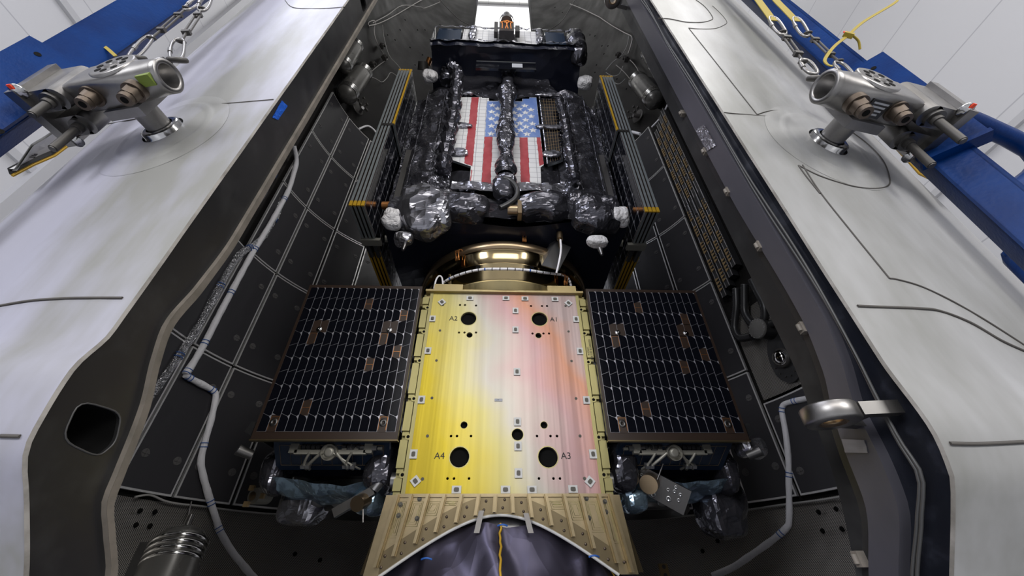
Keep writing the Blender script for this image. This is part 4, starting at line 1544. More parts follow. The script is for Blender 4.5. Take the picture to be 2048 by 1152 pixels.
# head box
hb = MB()
zh = 5.80
foil(hb, lambda u, v: V((XS - 1.02 - .05 * v + (2.04 + .1 * v) * u, 2.20 + .66 * v, zh - .05 * v)), (0, 0, -1), 70, 30, 2.0, .05, smooth=True)
foil(hb, lambda u, v: V((XS - 1.03 + 2.06 * u, 2.17 + .05 * v, zh + .02 - .10 * abs(v - .3))), (0, -1, -.5), 80, 6, 7, .05)
foil(hb, lambda u, v: V((XS - 1.03, 2.2 + 1.4 * u, zh + .54 * v)), (-1, 0, 0), 20, 8, 4, .05)
foil(hb, lambda u, v: V((XS + 1.03, 2.2 + 1.4 * u, zh + .54 * v)), (1, 0, 0), 20, 8, 4, .05)
part(hb, 'head_blanket', 'foil_navy', top, 'dark navy foil underside of the head box')
part(MB().box((XS - 1.0, 2.26, zh + .02), (XS + 1.0, 3.6, zh + .54)), 'head_box', 'foil_navy', top)
m2 = MB()
foil(m2, lambda u, v: V((XS - 1.03 + 2.06 * u, 2.17, zh + .02 + .03 * v)), (0, -1, 0), 90, 3, 9, .05)
foil(m2, lambda u, v: V((XS - 1.03 + 2.06 * u, 2.20, zh + .53 + .05 * v)), (0, -1, 0), 90, 3, 9, .05)
part(m2, 'edge_foil', 'foil_pewter', top)
for x0, x1, mt, lb in ((875, 922, 'radiator_navy', 'dark radiator tile'), (926, 941, 'white_tile', 'white radiator tile'), (950, 1000, 'white_tile', 'white radiator tile'), (1030, 1072, 'white_tile', 'white radiator tile'), (1090, 1128, 'radiator_navy', 'dark radiator tile')):
    a, b = on_y(x0, 72, 2.22), on_y(x1, 72, 2.22)
    part(MB().box((a.x, 2.21, zh + .06), (b.x, 2.25, zh + .52)), 'radiator_tile', mt, top, lb)
for x, w in ((945, .05), (1079, .05)):
    c = on_y(x, 71, 2.18)
    part(lump(MB(), (c.x, 2.19, zh + .30), (.05, .04, .24), 9, .04, 18), 'foil_post', 'foil_pewter', top)
part(lump(MB(), (on_y(1145, 66, 2.3).x, 2.3, zh + .30), (.13, .15, .40), 7, .06, 28), 'corner_tower', 'foil_black', top, 'foil covered tower on the right corner')
c = on_y(1013, 72, 2.12)
cm = MB().box((c.x - .10, 2.05, zh + .06), (c.x + .10, 2.2, zh + .38))
cm.cyl((c.x, 2.06, zh + .36), (c.x, 2.10, zh + .62), .085, .07, seg=18)
cm.lathe((c.x, 2.08, zh + .46), (0, -.2, 1), [(.095, 0), (.1, .02), (.095, .04)], 18)
cm.box((c.x - .17, 2.08, zh + .10), (c.x - .12, 2.16, zh + .45))
cm.box((c.x + .12, 2.08, zh + .14), (c.x + .18, 2.16, zh + .34))
cm.cyl((c.x, 2.08, zh + .60), (c.x, 2.08, zh + .70), .05, seg=14)
co = part(cm, 'camera_head', 'steel_dark', top, 'camera head with orange wires')
for k in range(4):
    x = c.x - .06 + .04 * k
    pts = smooth_path([V((x, 2.03, zh + .07)), V((x + .03 * math.sin(k * 2), 2.0, zh + .17)), V((x - .02 * math.cos(k), 2.02, zh + .26)), V((c.x + .02 * math.sin(k), 2.03, zh + .35))], 4)
    part(MB().tube(pts, .0065, 6), 'wire', 'orange_wire', co)
c = on_y(1012, 134, 2.35)
an = MB().box((c.x - .40, 2.33, c.z - .10), (c.x + .40, 2.36, c.z + .10))
an.box((c.x - .40, 2.325, c.z + .095), (c.x + .40, 2.365, c.z + .105), 1)
ao = part(an, 'antenna_panel', ['cell_black', 'alu'], top, 'narrow black panel under the head box')
part(MB().box((c.x + .08, 2.324, c.z - .06), (c.x + .22, 2.331, c.z + .05)), 'panel_patch', 'label_grey', ao)

# silver and pewter bags hung at the lower corners
for x, y, q, rad, mt, lb in ((850, 425, 2.45, (.24, .14, .27), 'foil_pewter', 'large pewter foil bag at the lower left corner'), (787, 437, 2.42, (.085, .07, .10), 'blanket_white', 'small white bag beside the left wing'),
                             (808, 478, 2.45, (.075, .06, .06), 'foil_silver', 'silver tip under the left bag'), (1192, 432, 2.45, (.22, .13, .17), 'foil_black_fine', 'black foil bag at the lower right corner'),
                             (1236, 434, 2.42, (.095, .08, .09), 'blanket_white', 'small white bag beside the right wing'), (1195, 484, 2.47, (.09, .05, .05), 'blanket_white', 'white tip under the right bag'),
                             (860, 152, 2.6, (.10, .07, .09), 'blanket_white', 'white cap beside the head box, left'), (1170, 165, 2.6, (.10, .07, .10), 'blanket_white', 'white cap beside the head box, right'),
                             (930, 415, 2.45, (.22, .10, .13), 'foil_black', None), (1080, 415, 2.45, (.26, .10, .13), 'foil_black', None)):
    part(lump(MB(), on_y(x, y, q), rad, 6 if rad[0] > .15 else 10, .09 if rad[0] > .15 else .04, 34 if rad[0] > .15 else 20), 'foil_bag', mt, top, lb)
for x, y in ((810, 488), (1200, 498)):
    p = on_y(x, y, 2.45)
    part(MB().cyl(p, p + V((0, -.02, -.09)), .022, .012, seg=12), 'nozzle', 'steel', top)
c = on_y(847, 140, 2.7)
m2 = MB().cyl(c, c + V((0, -.1, .05)), .09, .07, seg=16)
m2.cyl(c + V((.06, -.05, .06)), c + V((.10, -.12, .12)), .04, seg=10, mi=1)
part(m2, 'sensor_head', ['iron_dark', 'copper'], top)


def wing(s):
    xe = -1.345 if s < 0 else 1.438
    z0, z1, y0, y1 = 2.675, 5.33, 2.35, 4.55
    w = part(MB().box((xe - s * .165 - .01, 3.4, 3.6), (xe - s * .06 + .01, 3.6, 3.8)), 'solar_wing', 'steel_dark', top, 'folded stack of solar panels on the %s side' % ('left' if s < 0 else 'right'))
    for k in range(5):
        x = xe - s * .036 * k
        za = z0 if k < 4 else 4.02
        if k == 4:
            y1_ = y1 - .3
        mb = MB().box((x - .010, y0 + .004, za + .004), (x + .010, y1, z1), 0)
        mb.box((x - .011, y0, za + .06), (x + .011, y0 + .004, z1 - .03), 1 if k < 4 else 2)
        mb.box((x - .013, y0 - .002, za - .002), (x + .013, y0 + .012, za + .06), 2)
        mb.box((x - .013, y0 - .002, z1 - .03), (x + .013, y0 + .012, z1 + .002), 2)
        mb.box((x - .011, y0 + .01, za), (x + .011, y0 + .42, za + .004), 1)
        mb.box((x - .011, y0 + .62, za), (x + .011, y1, za + .004), 2)
        po = part(mb, 'panel', ['cell_back', 'panel_edge', 'kapton_yellow'], w)
        if k >= 3:
            xf = x - s * .0112
            o = V((xf, y0 + .02, za + .02))
            n_ = V((-s, 0, 0))
            part(MB().grid(lambda u, v: o + V((0, (y1 - y0 - .04) * u, (z1 - za - .04) * v)), 1, 1), 'interconnect_sheet', 'cell_line', po, 'silver lines between the cells')
            part(cells(MB(), o, (0, y1 - y0 - .04, 0), (0, 0, z1 - za - .04), 17, 20 if k < 4 else 10, .008, (), n=n_, lift=.002), 'solar_cells', 'cell_black', po)
    # hinges and latches along the bottom
    mb = MB()
    mb.box((min(xe, xe - s * .15) - .02, y0 + .42, z0 - .025), (max(xe, xe - s * .15) + .02, y0 + .50, z0 + .01))
    part(mb, 'bottom_hinge', 'mech_beige', w)
    for k in (0.02, .09):
        x = xe - s * k
        part(MB().cyl((x - s * .012, y0 + .50, z0 - .02), (x - s * .012, y0 + .66, z0 - .02), .022, seg=12), 'damper', 'rubber', w)
    part(MB().box((xe - s * .02, y0 - .006, 3.98), (xe - s * .15, y0 + .0, 4.02)) if s < 0 else MB().box((xe - .15, y0 - .006, 3.98), (xe - .02, y0, 4.02)), 'latch_bar', 'steel_dark', w)
    xs2 = xe - s * .26
    part(MB().box((xs2 - .03, y0 + .32, 2.75), (xs2 + .03, y0 + .38, 4.02)), 'wing_strut', 'steel_dark', w)
    part(MB().box((xs2 - .03, y0 + 1.0, 2.70), (xs2 + .03, y0 + 1.06, 3.9)), 'wing_strut', 'steel_dark', w)
    part(MB().cyl((xe - s * .15, y0 + .3, 3.02), (xe - s * .36, y0 + .3, 3.02), .04, .05, seg=14), 'pivot', 'copper', w)
    part(MB().cyl((xe - s * .17, y0 + .55, 2.80), (xe - s * .20, y0 + .55, 2.80), .05, seg=4), 'lock_plate', 'mech_beige', w)


wing(-1)
wing(1)

# ------------------------------------------------------------------ lifting fixtures outside the skins
UZ = V((0, 0, 1))


def fixture(s, side):
    B = skin(1652, 288, 1) if s > 0 else skin(330, 264, -1)
    n_ = V((B.x - XA[s], B.y - YC, 0)).normalized()
    g_ = V((s * abs(n_.y), -n_.x * (n_.y / abs(n_.y)) * -s * s, 0))
    g_ = V((-n_.y, n_.x, 0)) * s                       # along the skin, away from the gap

    def L(g, t, z):
        return B + g_ * g + n_ * t + UZ * z
    t = thing('lifting_clamp', 'steel lifting clamp bolted to the %s white skin and the %s blue beam' % (side, side), 'lifting clamp', B)
    m2 = MB().lathe(L(0, -.02, 0), n_, [(.02, 0), (.105, .015), (.105, .022), (.098, .026), (.098, .028), (.086, .030), (.086, .050), (.074, .054), (.06, .054)], 40)
    part(m2, 'base_ring', 'steel_bright', t)
    m2 = MB().lathe(L(0, .0, 0), n_, [(.052, 0), (.053, .10), (.060, .20)], 32)
    part(m2, 'post', 'steel', t)
    # cast body: block running into a tapered tube
    prof = []
    secs = [(-.235, .066, .066, 2.0), (-.20, .068, .069, 2.0), (-.13, .070, .080, 2.4), (-.06, .068, .094, 5), (.02, .066, .094, 9), (.13, .062, .088, 9), (.20, .05, .07, 9)]
    m2 = MB()
    K = 32
    tc = .225
    ringv = []
    for g, ht, hz, e in secs:
        for k in range(K):
            a = 2 * math.pi * k / K
            x = math.copysign(abs(math.cos(a)) ** (2 / e), math.cos(a)) * ht
            z = math.copysign(abs(math.sin(a)) ** (2 / e), math.sin(a)) * hz
            ringv.append(L(g, tc + x, z))
    m2.add(ringv, [(i * K + k, i * K + (k + 1) % K, (i + 1) * K + (k + 1) % K, (i + 1) * K + k) for i in range(len(secs) - 1) for k in range(K)], 0, True)
    m2.add(ringv[-K:], [tuple(range(K))])
    m2.obox(L(-.02, .150, -.03), (g_, n_, UZ), (.085, .02, .085))
    bo = part(m2, 'clamp_body', 'steel', t)
    m2 = MB().lathe(L(-.232, tc, 0), -g_, [(.068, -.02), (.068, .004), (.064, .008), (.049, .008), (.046, .003), (.046, -.12), (0, -.12)], 32)
    part(m2, 'tube_mouth', 'steel', bo)
    m2 = MB().lathe(L(-.03, .290, .01), n_, [(.092, -.012), (.092, .006), (.085, .009), (.0, .009)], 40)
    d_ = part(m2, 'pivot_disc', 'steel', bo, 'round disc with a ring of bolt holes')
    for k in range(8):
        a = 2 * math.pi * k / 8
        q = L(-.03 + .054 * math.cos(a), .2992, .01 + .054 * math.sin(a))
        part(MB().disc(q, n_, .014, 14, 0, .0012), 'bolt_hole', 'hole_black', d_)
    part(MB().lathe(L(-.03, .2992, .01), n_, [(.030, 0), (.028, .002), (.012, .002), (.010, -.0), (0, 0)], 24), 'centre_bolt', 'steel_dark', d_)
    for g, tt in ((-.125, .22), (.06, .23)):
        p = L(g, tt, -.09)
        m2 = MB().cyl(p + UZ * .02, p - UZ * .012, .042, seg=24)
        m2.cyl(p - UZ * .012, p - UZ * .05, .036, .034, seg=6)
        m2.cyl(p - UZ * .05, p - UZ * .072, .028, .027, seg=16)
        m2.cyl(p - UZ * .0722, p - UZ * .0735, .014, seg=12, mi=1)
        part(m2, 'hex_bolt', ['steel_brown', 'hole_black'], bo)
    if s > 0:
        p = L(-.03, .22, -.0955)
        part(MB().obox(p, (g_, n_, UZ), (.045, .036, .002)), 'rating_plate', 'rubber', bo, 'black rating plate')
        for k in range(4):
            part(MB().obox(p + n_ * (.024 - .015 * k) - UZ * .0025, (g_, n_, UZ), (.036 - .004 * k, .0035, .0008)), 'plate_line', 'label_grey', bo)
    else:
        part(MB().obox(L(-.19, .245, -.062), (g_, n_, UZ), (.03, .022, .012)), 'tag', 'label_green', bo, 'green tag')
    # hinge and blue mounting plate
    for tt in (.13, .245):
        m2 = MB()
        m2.cyl(L(.21, tt, .105), L(.21, tt, -.105), .044, seg=24)
        m2.obox(L(.28, tt, 0), (g_, n_, UZ), (.07, .044, .105))
        part(m2, 'hinge_ear', 'steel', t)
    for tt in (.13, .245):
        m2 = MB().cyl(L(.23, tt, -.10), L(.23, tt, -.12), .036, seg=24, mi=1)
        m2.cyl(L(.23, tt, -.12), L(.23, tt, -.14), .022, seg=16)
        m2.cyl(L(.23, tt, -.138), L(.23, tt, -.28 if s > 0 or tt < .2 else -.22), .016, seg=16)
        m2.cyl(L(.23, tt, -.28 if s > 0 or tt < .2 else -.22), L(.23, tt, -.285 if s > 0 or tt < .2 else -.225), .0125, seg=16, mi=1)
        part(m2, 'hinge_pin', ['iron_dark', 'steel_dark'], t)
    m2 = MB().obox(L(.335, .185, -.01), (g_, n_, UZ), (.022, .125, .125))
    fo = part(m2, 'hinge_plate', 'steel', t)
    for tt in (.075, .30):
        p = L(.315, tt, -.11)
        m2 = MB().lathe(p, -UZ, [(.03, 0), (.03, .01), (.016, .012), (.014, .02), (0, .02)], 16)
        m2.obox(p + n_ * .02 - UZ * .014, (g_, n_, UZ), (.008, .012, .003), 1)
        part(m2, 'flange_bolt', ['steel_bright', 'red_mark'], fo)
    return B, n_, g_, L


FIX = {1: fixture(1, 'right'), -1: fixture(-1, 'left')}


def beam(s, side, ctr, w, pw, top_px, bot_px):
    B, n_, g_, L = FIX[s]
    u = (n_ * .80 + g_ * .60).normalized()
    v = u.cross(UZ) * (1 if u.cross(UZ).dot(g_) > 0 else -1)
    c = V(ctr)
    qa, qb = c + u * (pw + .015) - v * .045, c - u * (pw - .015) - v * .045
    pz1, pz0 = on_y(*top_px, qa.y).z, on_y(*bot_px, qb.y).z
    t = thing('lifting_strongback', 'tall blue steel lifting beam beside the %s white skin' % side, 'lifting beam', (c.x, c.y, GZ))
    m2 = MB()
    zc, hz = (GZ + 9.5) / 2, (9.5 - GZ) / 2
    at = V((c.x, c.y, zc))
    m2.obox(at - v * .02, (u, v, UZ), (w, .010, hz))
    m2.obox(at + u * (w - .008) + v * .035, (u, v, UZ), (.008, .065, hz))
    m2.obox(at - u * (w - .008) + v * .035, (u, v, UZ), (.008, .065, hz))
    part(m2, 'spine', 'blue_paint', t)
    m2 = MB().obox(V((c.x, c.y, (pz0 + pz1) / 2)) - v * .045 + u * .015, (u, v, UZ), (pw, .014, (pz1 - pz0) / 2))
    po = part(m2, 'mount_plate', 'blue_paint', t)
    for z in (pz0 + .08, pz1 - .08):
        for du in (-.09, .05):
            q = V((c.x, c.y, z)) - v * .0592 + u * du
            part(MB().disc(q, -v, .012, 12, 0, .002), 'bolt_hole', 'hole_black', po)
    m2 = MB()
    m2.obox(V((c.x, c.y, pz0 - .01)) - v * .04 + u * .015, (u, v, UZ), (pw, .035, .010))
    part(m2, 'gusset', 'blue_paint', t)
    return t


BM_R = beam(1, 'right', (1.98, .95, 0),   .070, .112, (1790, 108), (1838, 325))
BM_L = beam(-1, 'left', (-2.14, .92, 0),  .091, .104, (185, 80), (97, 293))
# curved blue brace at the lower right
pts = smooth_path([V((2.02, 1.02, 2.6))] + [on_y(x, y, 1.5) for x, y in ((2062, 300), (2010, 400), (2020, 440), (2042, 500), (2080, 560))] + [V((2.02, 1.02, -.6))], 6)
solo(MB().tube(pts, .06, 10), 'brace_tube', 'blue_paint', 'curved blue brace tube behind the right beam at the frame edge', 'brace')


def link(mb, a, b, r, wdt, mi=0):
    """rounded chain link from a to b"""
    a, b = V(a), V(b)
    d = (b - a).normalized()
    w = d.cross(V((0, 1, 0))).normalized()
    h = (b - a).length / 2
    c = (a + b) / 2
    pts = []
    for k in range(28):
        q = 2 * math.pi * k / 28
        e = .75
        x = math.copysign(abs(math.cos(q)) ** e, math.cos(q)) * h
        y = math.copysign(abs(math.sin(q)) ** e, math.sin(q)) * wdt
        pts.append(c + d * x + w * y)
    mb.tube(pts, r, 8, mi, closed=True)
    return mb


def chain(label, Y, eye, la, ring1, tb0, tb1, ring2, lb, eyedir):
    P = lambda p: on_y(*p, Y)
    e = P(eye)
    t = thing('rigging_chain', label, 'rigging chain', e, 'turnbuckle chains on the lifting clamps')
    m2 = MB()
    c = e
    m2.tube([c + V((.034 * math.cos(a), .014 * math.sin(a), .026 * math.sin(a))) for a in [2 * math.pi * k / 18 for k in range(18)]], .012, 8, closed=True)
    m2.cyl(c + V(eyedir) * .034, c + V(eyedir) * .075, .016, seg=12)
    m2.cyl(c + V(eyedir) * .055, c + V(eyedir) * .068, .026, seg=14)
    part(m2, 'eye_bolt', 'iron_dark', t)
    for a, b in (la, lb):
        m2 = link(MB(), P(a), P(b), .0075, .030)
        A, Bq = P(a), P(b)
        d = (Bq - A).normalized()
        q = A.lerp(Bq, .5) + d.cross(V((0, 1, 0))).normalized() * .030
        m2.cyl(q - d * .02, q + d * .02, .0105, seg=8)
        part(m2, 'chain_link', 'steel', t)
    for rr in (ring1, ring2):
        c = P(rr)
        part(MB().tube([c + V((.017 * math.cos(a), .012 * math.sin(a), .012 * math.sin(a))) for a in [2 * math.pi * k / 14 for k in range(14)]], .0055, 7, closed=True), 'ring', 'iron_dark', t)
    A, Bq = P(tb0), P(tb1)
    d = (Bq - A).normalized()
    w = d.cross(V((0, 1, 0))).normalized()
    m2 = MB()
    m2.cyl(P(ring1), A + d * .03, .0065, seg=8)
    m2.cyl(P(ring2), Bq - d * .03, .0065, seg=8)
    for sg in (-1, 1):
        m2.cyl(A + w * .014 * sg, Bq + w * .014 * sg, .0055, seg=7)
    m2.obox(A, (w, V((0, 1, 0)), d), (.019, .012, .012))
    m2.obox(Bq, (w, V((0, 1, 0)), d), (.019, .012, .012))
    part(m2, 'turnbuckle', 'iron_dark', t)


chain('turnbuckle chain nearer the gap on the right lifting clamp', .80, (1634, 157), ((1627, 148), (1608, 119)), (1606, 124), (1596, 108), (1573, 76), (1564, 64), ((1566, 70), (1544, 34)), (.8, .1, -.35))
chain('turnbuckle chain against the right blue beam', .84, (1710, 150), ((1700, 153), (1675, 124)), (1677, 122), (1660, 109), (1630, 80), (1616, 66), ((1612, 73), (1591, 35)), (.3, .1, -.8))
chain('turnbuckle chain nearer the gap on the left lifting clamp', .87, (355, 120), ((352, 122), (357, 78)), (362, 83), (373, 65), (396, 30), (405, 17), ((404, 22), (416, -12)), (-.8, .1, -.35))
chain('turnbuckle chain against the left blue beam', .92, (273, 116), ((262, 118), (300, 72)), (303, 76), (323, 60), (357, 30), (373, 16), ((372, 20), (402, -6)), (-.3, .1, -.8))


def webbing(pxs, Y, w, name, label, cat, nrm=(0, -1, 0)):
    P = smooth_path([on_y(x, y, Y) for x, y in pxs], 6)
    m2 = MB()
    A = []
    for i, p in enumerate(P):
        d = (P[min(i + 1, len(P) - 1)] - P[max(0, i - 1)]).normalized()
        sd = d.cross(V(nrm)).normalized()
        A += [p - sd * w, p + sd * w, p + sd * w + V(nrm) * .004, p - sd * w + V(nrm) * .004]
    n = len(P)
    m2.add(A, [(4 * i + k, 4 * i + (k + 1) % 4, 4 * i + 4 + (k + 1) % 4, 4 * i + 4 + k) for i in range(n - 1) for k in range(4)] + [(0, 1, 2, 3), (4 * n - 4, 4 * n - 3, 4 * n - 2, 4 * n - 1)])
    return solo(m2, name, 'strap_yellow', label, cat)


webbing([(1546, 42), (1530, 20), (1514, -2), (1480, -50), (1330, -220)], .80, .024, 'web_strap', 'dirty yellow web strap above the chain nearer the gap', 'strap')
webbing([(1592, 43), (1570, 20), (1549, -2), (1500, -60), (1340, -220)], .84, .026, 'web_strap', 'dirty yellow web strap in front of the right blue beam', 'strap')
webbing([(1840, -120), (1812, -30), (1798, -4), (1788, 7), (1760, 24), (1730, 42), (1712, 56), (1700, 68), (1690, 76), (1672, 90), (1660, 103), (1650, 118), (1650, 125), (1656, 131), (1664, 133)], .80, .0075, 'tie_strap', 'thin yellow tie strap knotted around the right blue beam', 'strap')
c = on_y(1697, 70, .79)
m2 = MB().obox(c, (V((.8, 0, -.6)), V((0, 1, 0)), V((.6, 0, .8))), (.024, .012, .012))
m2.tube(smooth_path([c + V((.02, 0, -.005)), c + V((.06, .02, -.02)), c + V((.075, .05, -.05))], 4), .006, 6)
m2.cyl(c + V((-.012, -.005, .008)), c + V((-.016, -.006, .028)), .008, .004, seg=8, mi=1)
solo(m2, 'strap_buckle', ['strap_yellow', 'red_mark'], 'yellow knot with a red tip on the thin tie strap', 'buckle')
webbing([(200, 88), (215, 98), (232, 113)], .93, .008, 'tie_strap', 'short piece of yellow tie strap over the left blue beam', 'strap')


# open access flaps standing off the skins
def flap(s, edge, top_, label, side):
    E_ = [skin(*p, s, .015) for p in edge]
    nrm = lambda p: V((p.x - XA[s], p.y - YC, 0)).normalized()
    T_ = [on_y(x, y, e.y - .10) for (x, y, dy), e in zip(top_, E_)]
    n = len(E_)
    t = thing('access_flap', label, 'access flap', E_[n // 2])
    S_ = [p + nrm(p) * .006 for p in E_]
    K_ = [on_y(x + s * 8, y - 14, e.y - .02) for (x, y), e in zip(edge, E_)]
    m2 = MB()
    vs = K_ + T_
    m2.add(vs, [(i, i + 1, n + i + 1, n + i) for i in range(n - 1)], 0)
    m2.add([p - nrm(p) * .010 for p in vs], [(i, i + 1, n + i + 1, n + i)[::-1] for i in range(n - 1)], 0)
    part(m2, 'sheet', 'sticker_white', t)
    m2 = MB()
    f = [V((0, -.007, -.003)), V((0, .004, .002))]
    vs = [p + f[0] for p in S_] + [p + f[0] for p in K_] + [p + f[1] for p in K_] + [p + f[1] for p in S_]
    for r in range(4):
        q = (r + 1) % 4
        m2.add(vs, [(r * n + i, r * n + i + 1, q * n + i + 1, q * n + i) for i in range(n - 1)])
    part(m2, 'edge_seal', 'rubber', t, 'black edge seal')
    m2 = MB().tube([p + nrm(p) * .002 for p in E_], .007, 6)
    part(m2, 'sealant', 'kapton_yellow', t, 'amber sealant bead')
    for k in range(3):
        q = (E_[n - 2].lerp(T_[n - 2], .35)) + V((.0, -.004, .012 * k))
        part(MB().obox(q, (V((1, 0, 0)), V((0, 1, 0)), UZ), (.014 - .003 * k, .001, .003)), 'stencil', 'ink', t)


flap(1, [(1757, 264), (1785, 290), (1815, 322), (1838, 348), (1880, 368), (1925, 391)], [(1785, 240, 1.0), (1815, 262, 1.02), (1850, 288, 1.05), (1874, 306, 1.08), (1897, 338, 1.16), (1929, 380, 1.24)], 'white access flap with a black seal below the right blue beam', 'right')
flap(-1, [(205, 238), (180, 256), (150, 282), (110, 312), (68, 330), (26, 352)], [(185, 210, 1.0), (160, 225, 1.02), (125, 248, 1.05), (92, 270, 1.08), (62, 288, 1.12), (28, 338, 1.24)], 'white access flap with a black seal below the left blue beam', 'left')

# ------------------------------------------------------------------ inside the right half: silencer rails, hoses, drum, vent
for i, (ph, zt_, zb_) in enumerate(((70.2, 7.35, 3.15), (73.0, 7.45, 3.25), (75.8, 7.55, 3.35), (78.6, 7.62, 3.45))):
    c = shell(1, ph, 2.24, zb_)
    t = thing('silencer_rail', 'black vent rail with gold teeth on the right inner wall, %s from the panels' % ('first', 'second', 'third', 'fourth')[i], 'vent rail', c, 'black vent rails')
    n_ = (V((XA[1], YC, 0)) - V((c.x, c.y, 0))).normalized()
    g_ = V((-n_.y, n_.x, 0))
    part(MB().obox(V((c.x, c.y, (zt_ + zb_) / 2)), (g_, n_, UZ), (.044, .05, (zt_ - zb_) / 2)), 'rail_bar', 'rubber', t)
    m2 = MB()
    for sg in (-1, 1):
        m2.cyl(V((c.x, c.y, zb_)) + n_ * .05 + g_ * .030 * sg, V((c.x, c.y, zt_)) + n_ * .05 + g_ * .030 * sg, .005, seg=6)
    part(m2, 'rail_tube', 'tube_metal', t)
    z = zb_ + .10
    k = 0
    while z < zt_ - .2:
        if not (4.75 < z < 5.1):
            p = V((c.x, c.y, z)) + n_ * .052
            m2 = MB()
            for q in range(4):
                b = p + UZ * (.060 * q)
                m2.poly([b - g_ * .036, b + g_ * .040 + UZ * .030, b - g_ * .036 + UZ * .052], n_ * .008)
            part(m2, 'tooth_strip', 'tooth_gold', t)
        z += .36
    if True:
        pts = [V((c.x, c.y, 5.05 - .32 * k / 24)) + n_ * .01 for k in range(25)]
        part(MB().tube(pts, [.058 if k % 2 else .050 for k in range(25)], 10), 'rail_sleeve', 'rubber', t, 'corrugated black sleeve')
dc = inside(1520, 658, 1, .20)
dn = (V((XA[1], YC, dc.z)) - dc).normalized()
drum = thing('vent_drum', 'grey capped drum where four black hoses meet on the right wall', 'vent drum', dc)
part(MB().cyl(dc - dn * .15, dc + dn * .04, .118, seg=32), 'drum_body', 'rubber', drum)
cap = part(MB().lathe(dc + dn * .04, dn, [(.122, -.02), (.122, .004), (.118, .008), (0, .008)], 32), 'cap', 'drum_grey', drum, 'flat grey cap')
du_, dw_ = frame(dn)
for k in range(16):
    a = 2 * math.pi * k / 16
    q = dc + dn * .048 + (du_ * math.cos(a) + dw_ * math.sin(a)) * .113
    part(MB().cyl(q, q + dn * .006, .006, seg=6), 'cap_screw', 'alu', cap)
for i, hp in enumerate((((1472, 577), (1473, 612), (1470, 640), (1470, 660), (1480, 676), (1504, 672)), ((1489, 569), (1489, 600), (1490, 625), (1500, 643), (1508, 650)),
                        ((1503, 560), (1515, 585), (1528, 610), (1530, 632), (1525, 645)), ((1517, 547), (1535, 575), (1552, 600), (1562, 625), (1552, 645), (1534, 652)))):
    pts = smooth_path([inside(x, y, 1, .13) for x, y in hp], 14)
    # even rings along the hose
    ds = [0]
    for a, b in zip(pts, pts[1:]):
        ds.append(ds[-1] + (b - a).length)
    N = int(ds[-1] / .012)
    even, j = [], 0
    for k in range(N + 1):
        q = ds[-1] * k / N
        while j < len(ds) - 2 and ds[j + 1] < q:
            j += 1
        even.append(pts[j].lerp(pts[j + 1], (q - ds[j]) / max(1e-6, ds[j + 1] - ds[j])))
    part(MB().tube(even, [.052 if k % 2 else .043 for k in range(N + 1)], 12), 'hose', 'rubber', drum, 'black corrugated hose')
# vent dome and screen
panel_scr = MB().grid(lambda u, v: shell(1, 67.6 + 18 * u, 2.275, 1.70 + 1.15 * v), 8, 8, uvs=True)
for i_ in list(panel_scr.uv):
    panel_scr.uv[i_] = (panel_scr.uv[i_][0] * .1, panel_scr.uv[i_][1] * .6)
part(panel_scr, 'vent_screen', 'weave', FR, 'woven screen around the vent')
vc = inside(1564, 716, 1, .07)
vn = (V((XA[1], YC, vc.z)) - vc).normalized()
vent = thing('vent_port', 'shiny domed vent in a black ring below the hose drum', 'vent', vc)
m2 = MB()
vu, vw = V((-vn.y, vn.x, 0)), UZ
outl_ = [vc - vn * .03 + vu * (.19 * math.cos(a)) + vw * ((.26 if math.sin(a) < 0 else .34) * math.sin(a) - .03) for a in [2 * math.pi * k / 36 for k in range(36)]]
m2.poly(outl_, vn * .02)
vb = part(m2, 'vent_flange', 'rubber', vent)
for k in range(7):
    a = math.radians(190 + 27 * k)
    q = vc - vn * .008 + vu * (.145 * math.cos(a)) + vw * (.19 * math.sin(a) - .03)
    part(MB().cyl(q, q + vn * .01, .009, seg=6), 'flange_screw', 'iron_dark', vb)
part(MB().lathe(vc - vn * .02, vn, [(.115, 0), (.115, .04), (.10, .05), (.092, .045)], 32), 'dome_ring', 'iron_dark', vent)
part(MB().lathe(vc + vn * .02, vn, [(.095, 0), (.088, .028), (.066, .052), (.036, .066), (0, .070)], 32), 'dome', 'chrome', vent, 'mirror bright dome')

# ------------------------------------------------------------------ gas bottles on the walls


def bottle(s, top_px, bot_px, rpx, off_, label, bands=True):
    a = inside(*top_px, s, off_)
    b = a + V(bot_px) if len(bot_px) == 3 else inside(*bot_px, s, off_)
    r = a.length * rpx / F * .86
    d = (b - a).normalized()
    h = (b - a).length
    t = thing('gas_bottle', label, 'gas bottle', b)
    part(MB().lathe(a, d, [(0, 0), (r * .4, r * .06), (r * .75, r * .25), (r * .95, r * .55), (r, r * .9), (r, h - r * .9), (r * .95, h - r * .55), (r * .75, h - r * .25), (r * .4, h - r * .06), (0, h)], 32), 'bottle_body', 'bottle', t)
    for base in (r * 1.0, h - r * 1.0):
        for k in range(4):
            q = a + d * (base + (k - 1.5) * r * .22)
            part(MB().lathe(q - d * r * .07, d, [(r * .99, 0), (r * 1.03, 0), (r * 1.03, r * .14), (r * .99, r * .14)], 32), 'band', 'bottle_band', t)
    part(MB().cyl(a - d * r * .5, a + d * r * .1, r * .14, seg=10), 'valve', 'steel', t)
    w = (a + b) / 2
    n_ = V((w.x - XA[s], w.y - YC, 0)).normalized()
    part(MB().obox(w + n_ * r * .8, (V((-n_.y, n_.x, 0)), n_, d), (r * .8, r * .45, h * .38)), 'cradle', 'rubber', t)


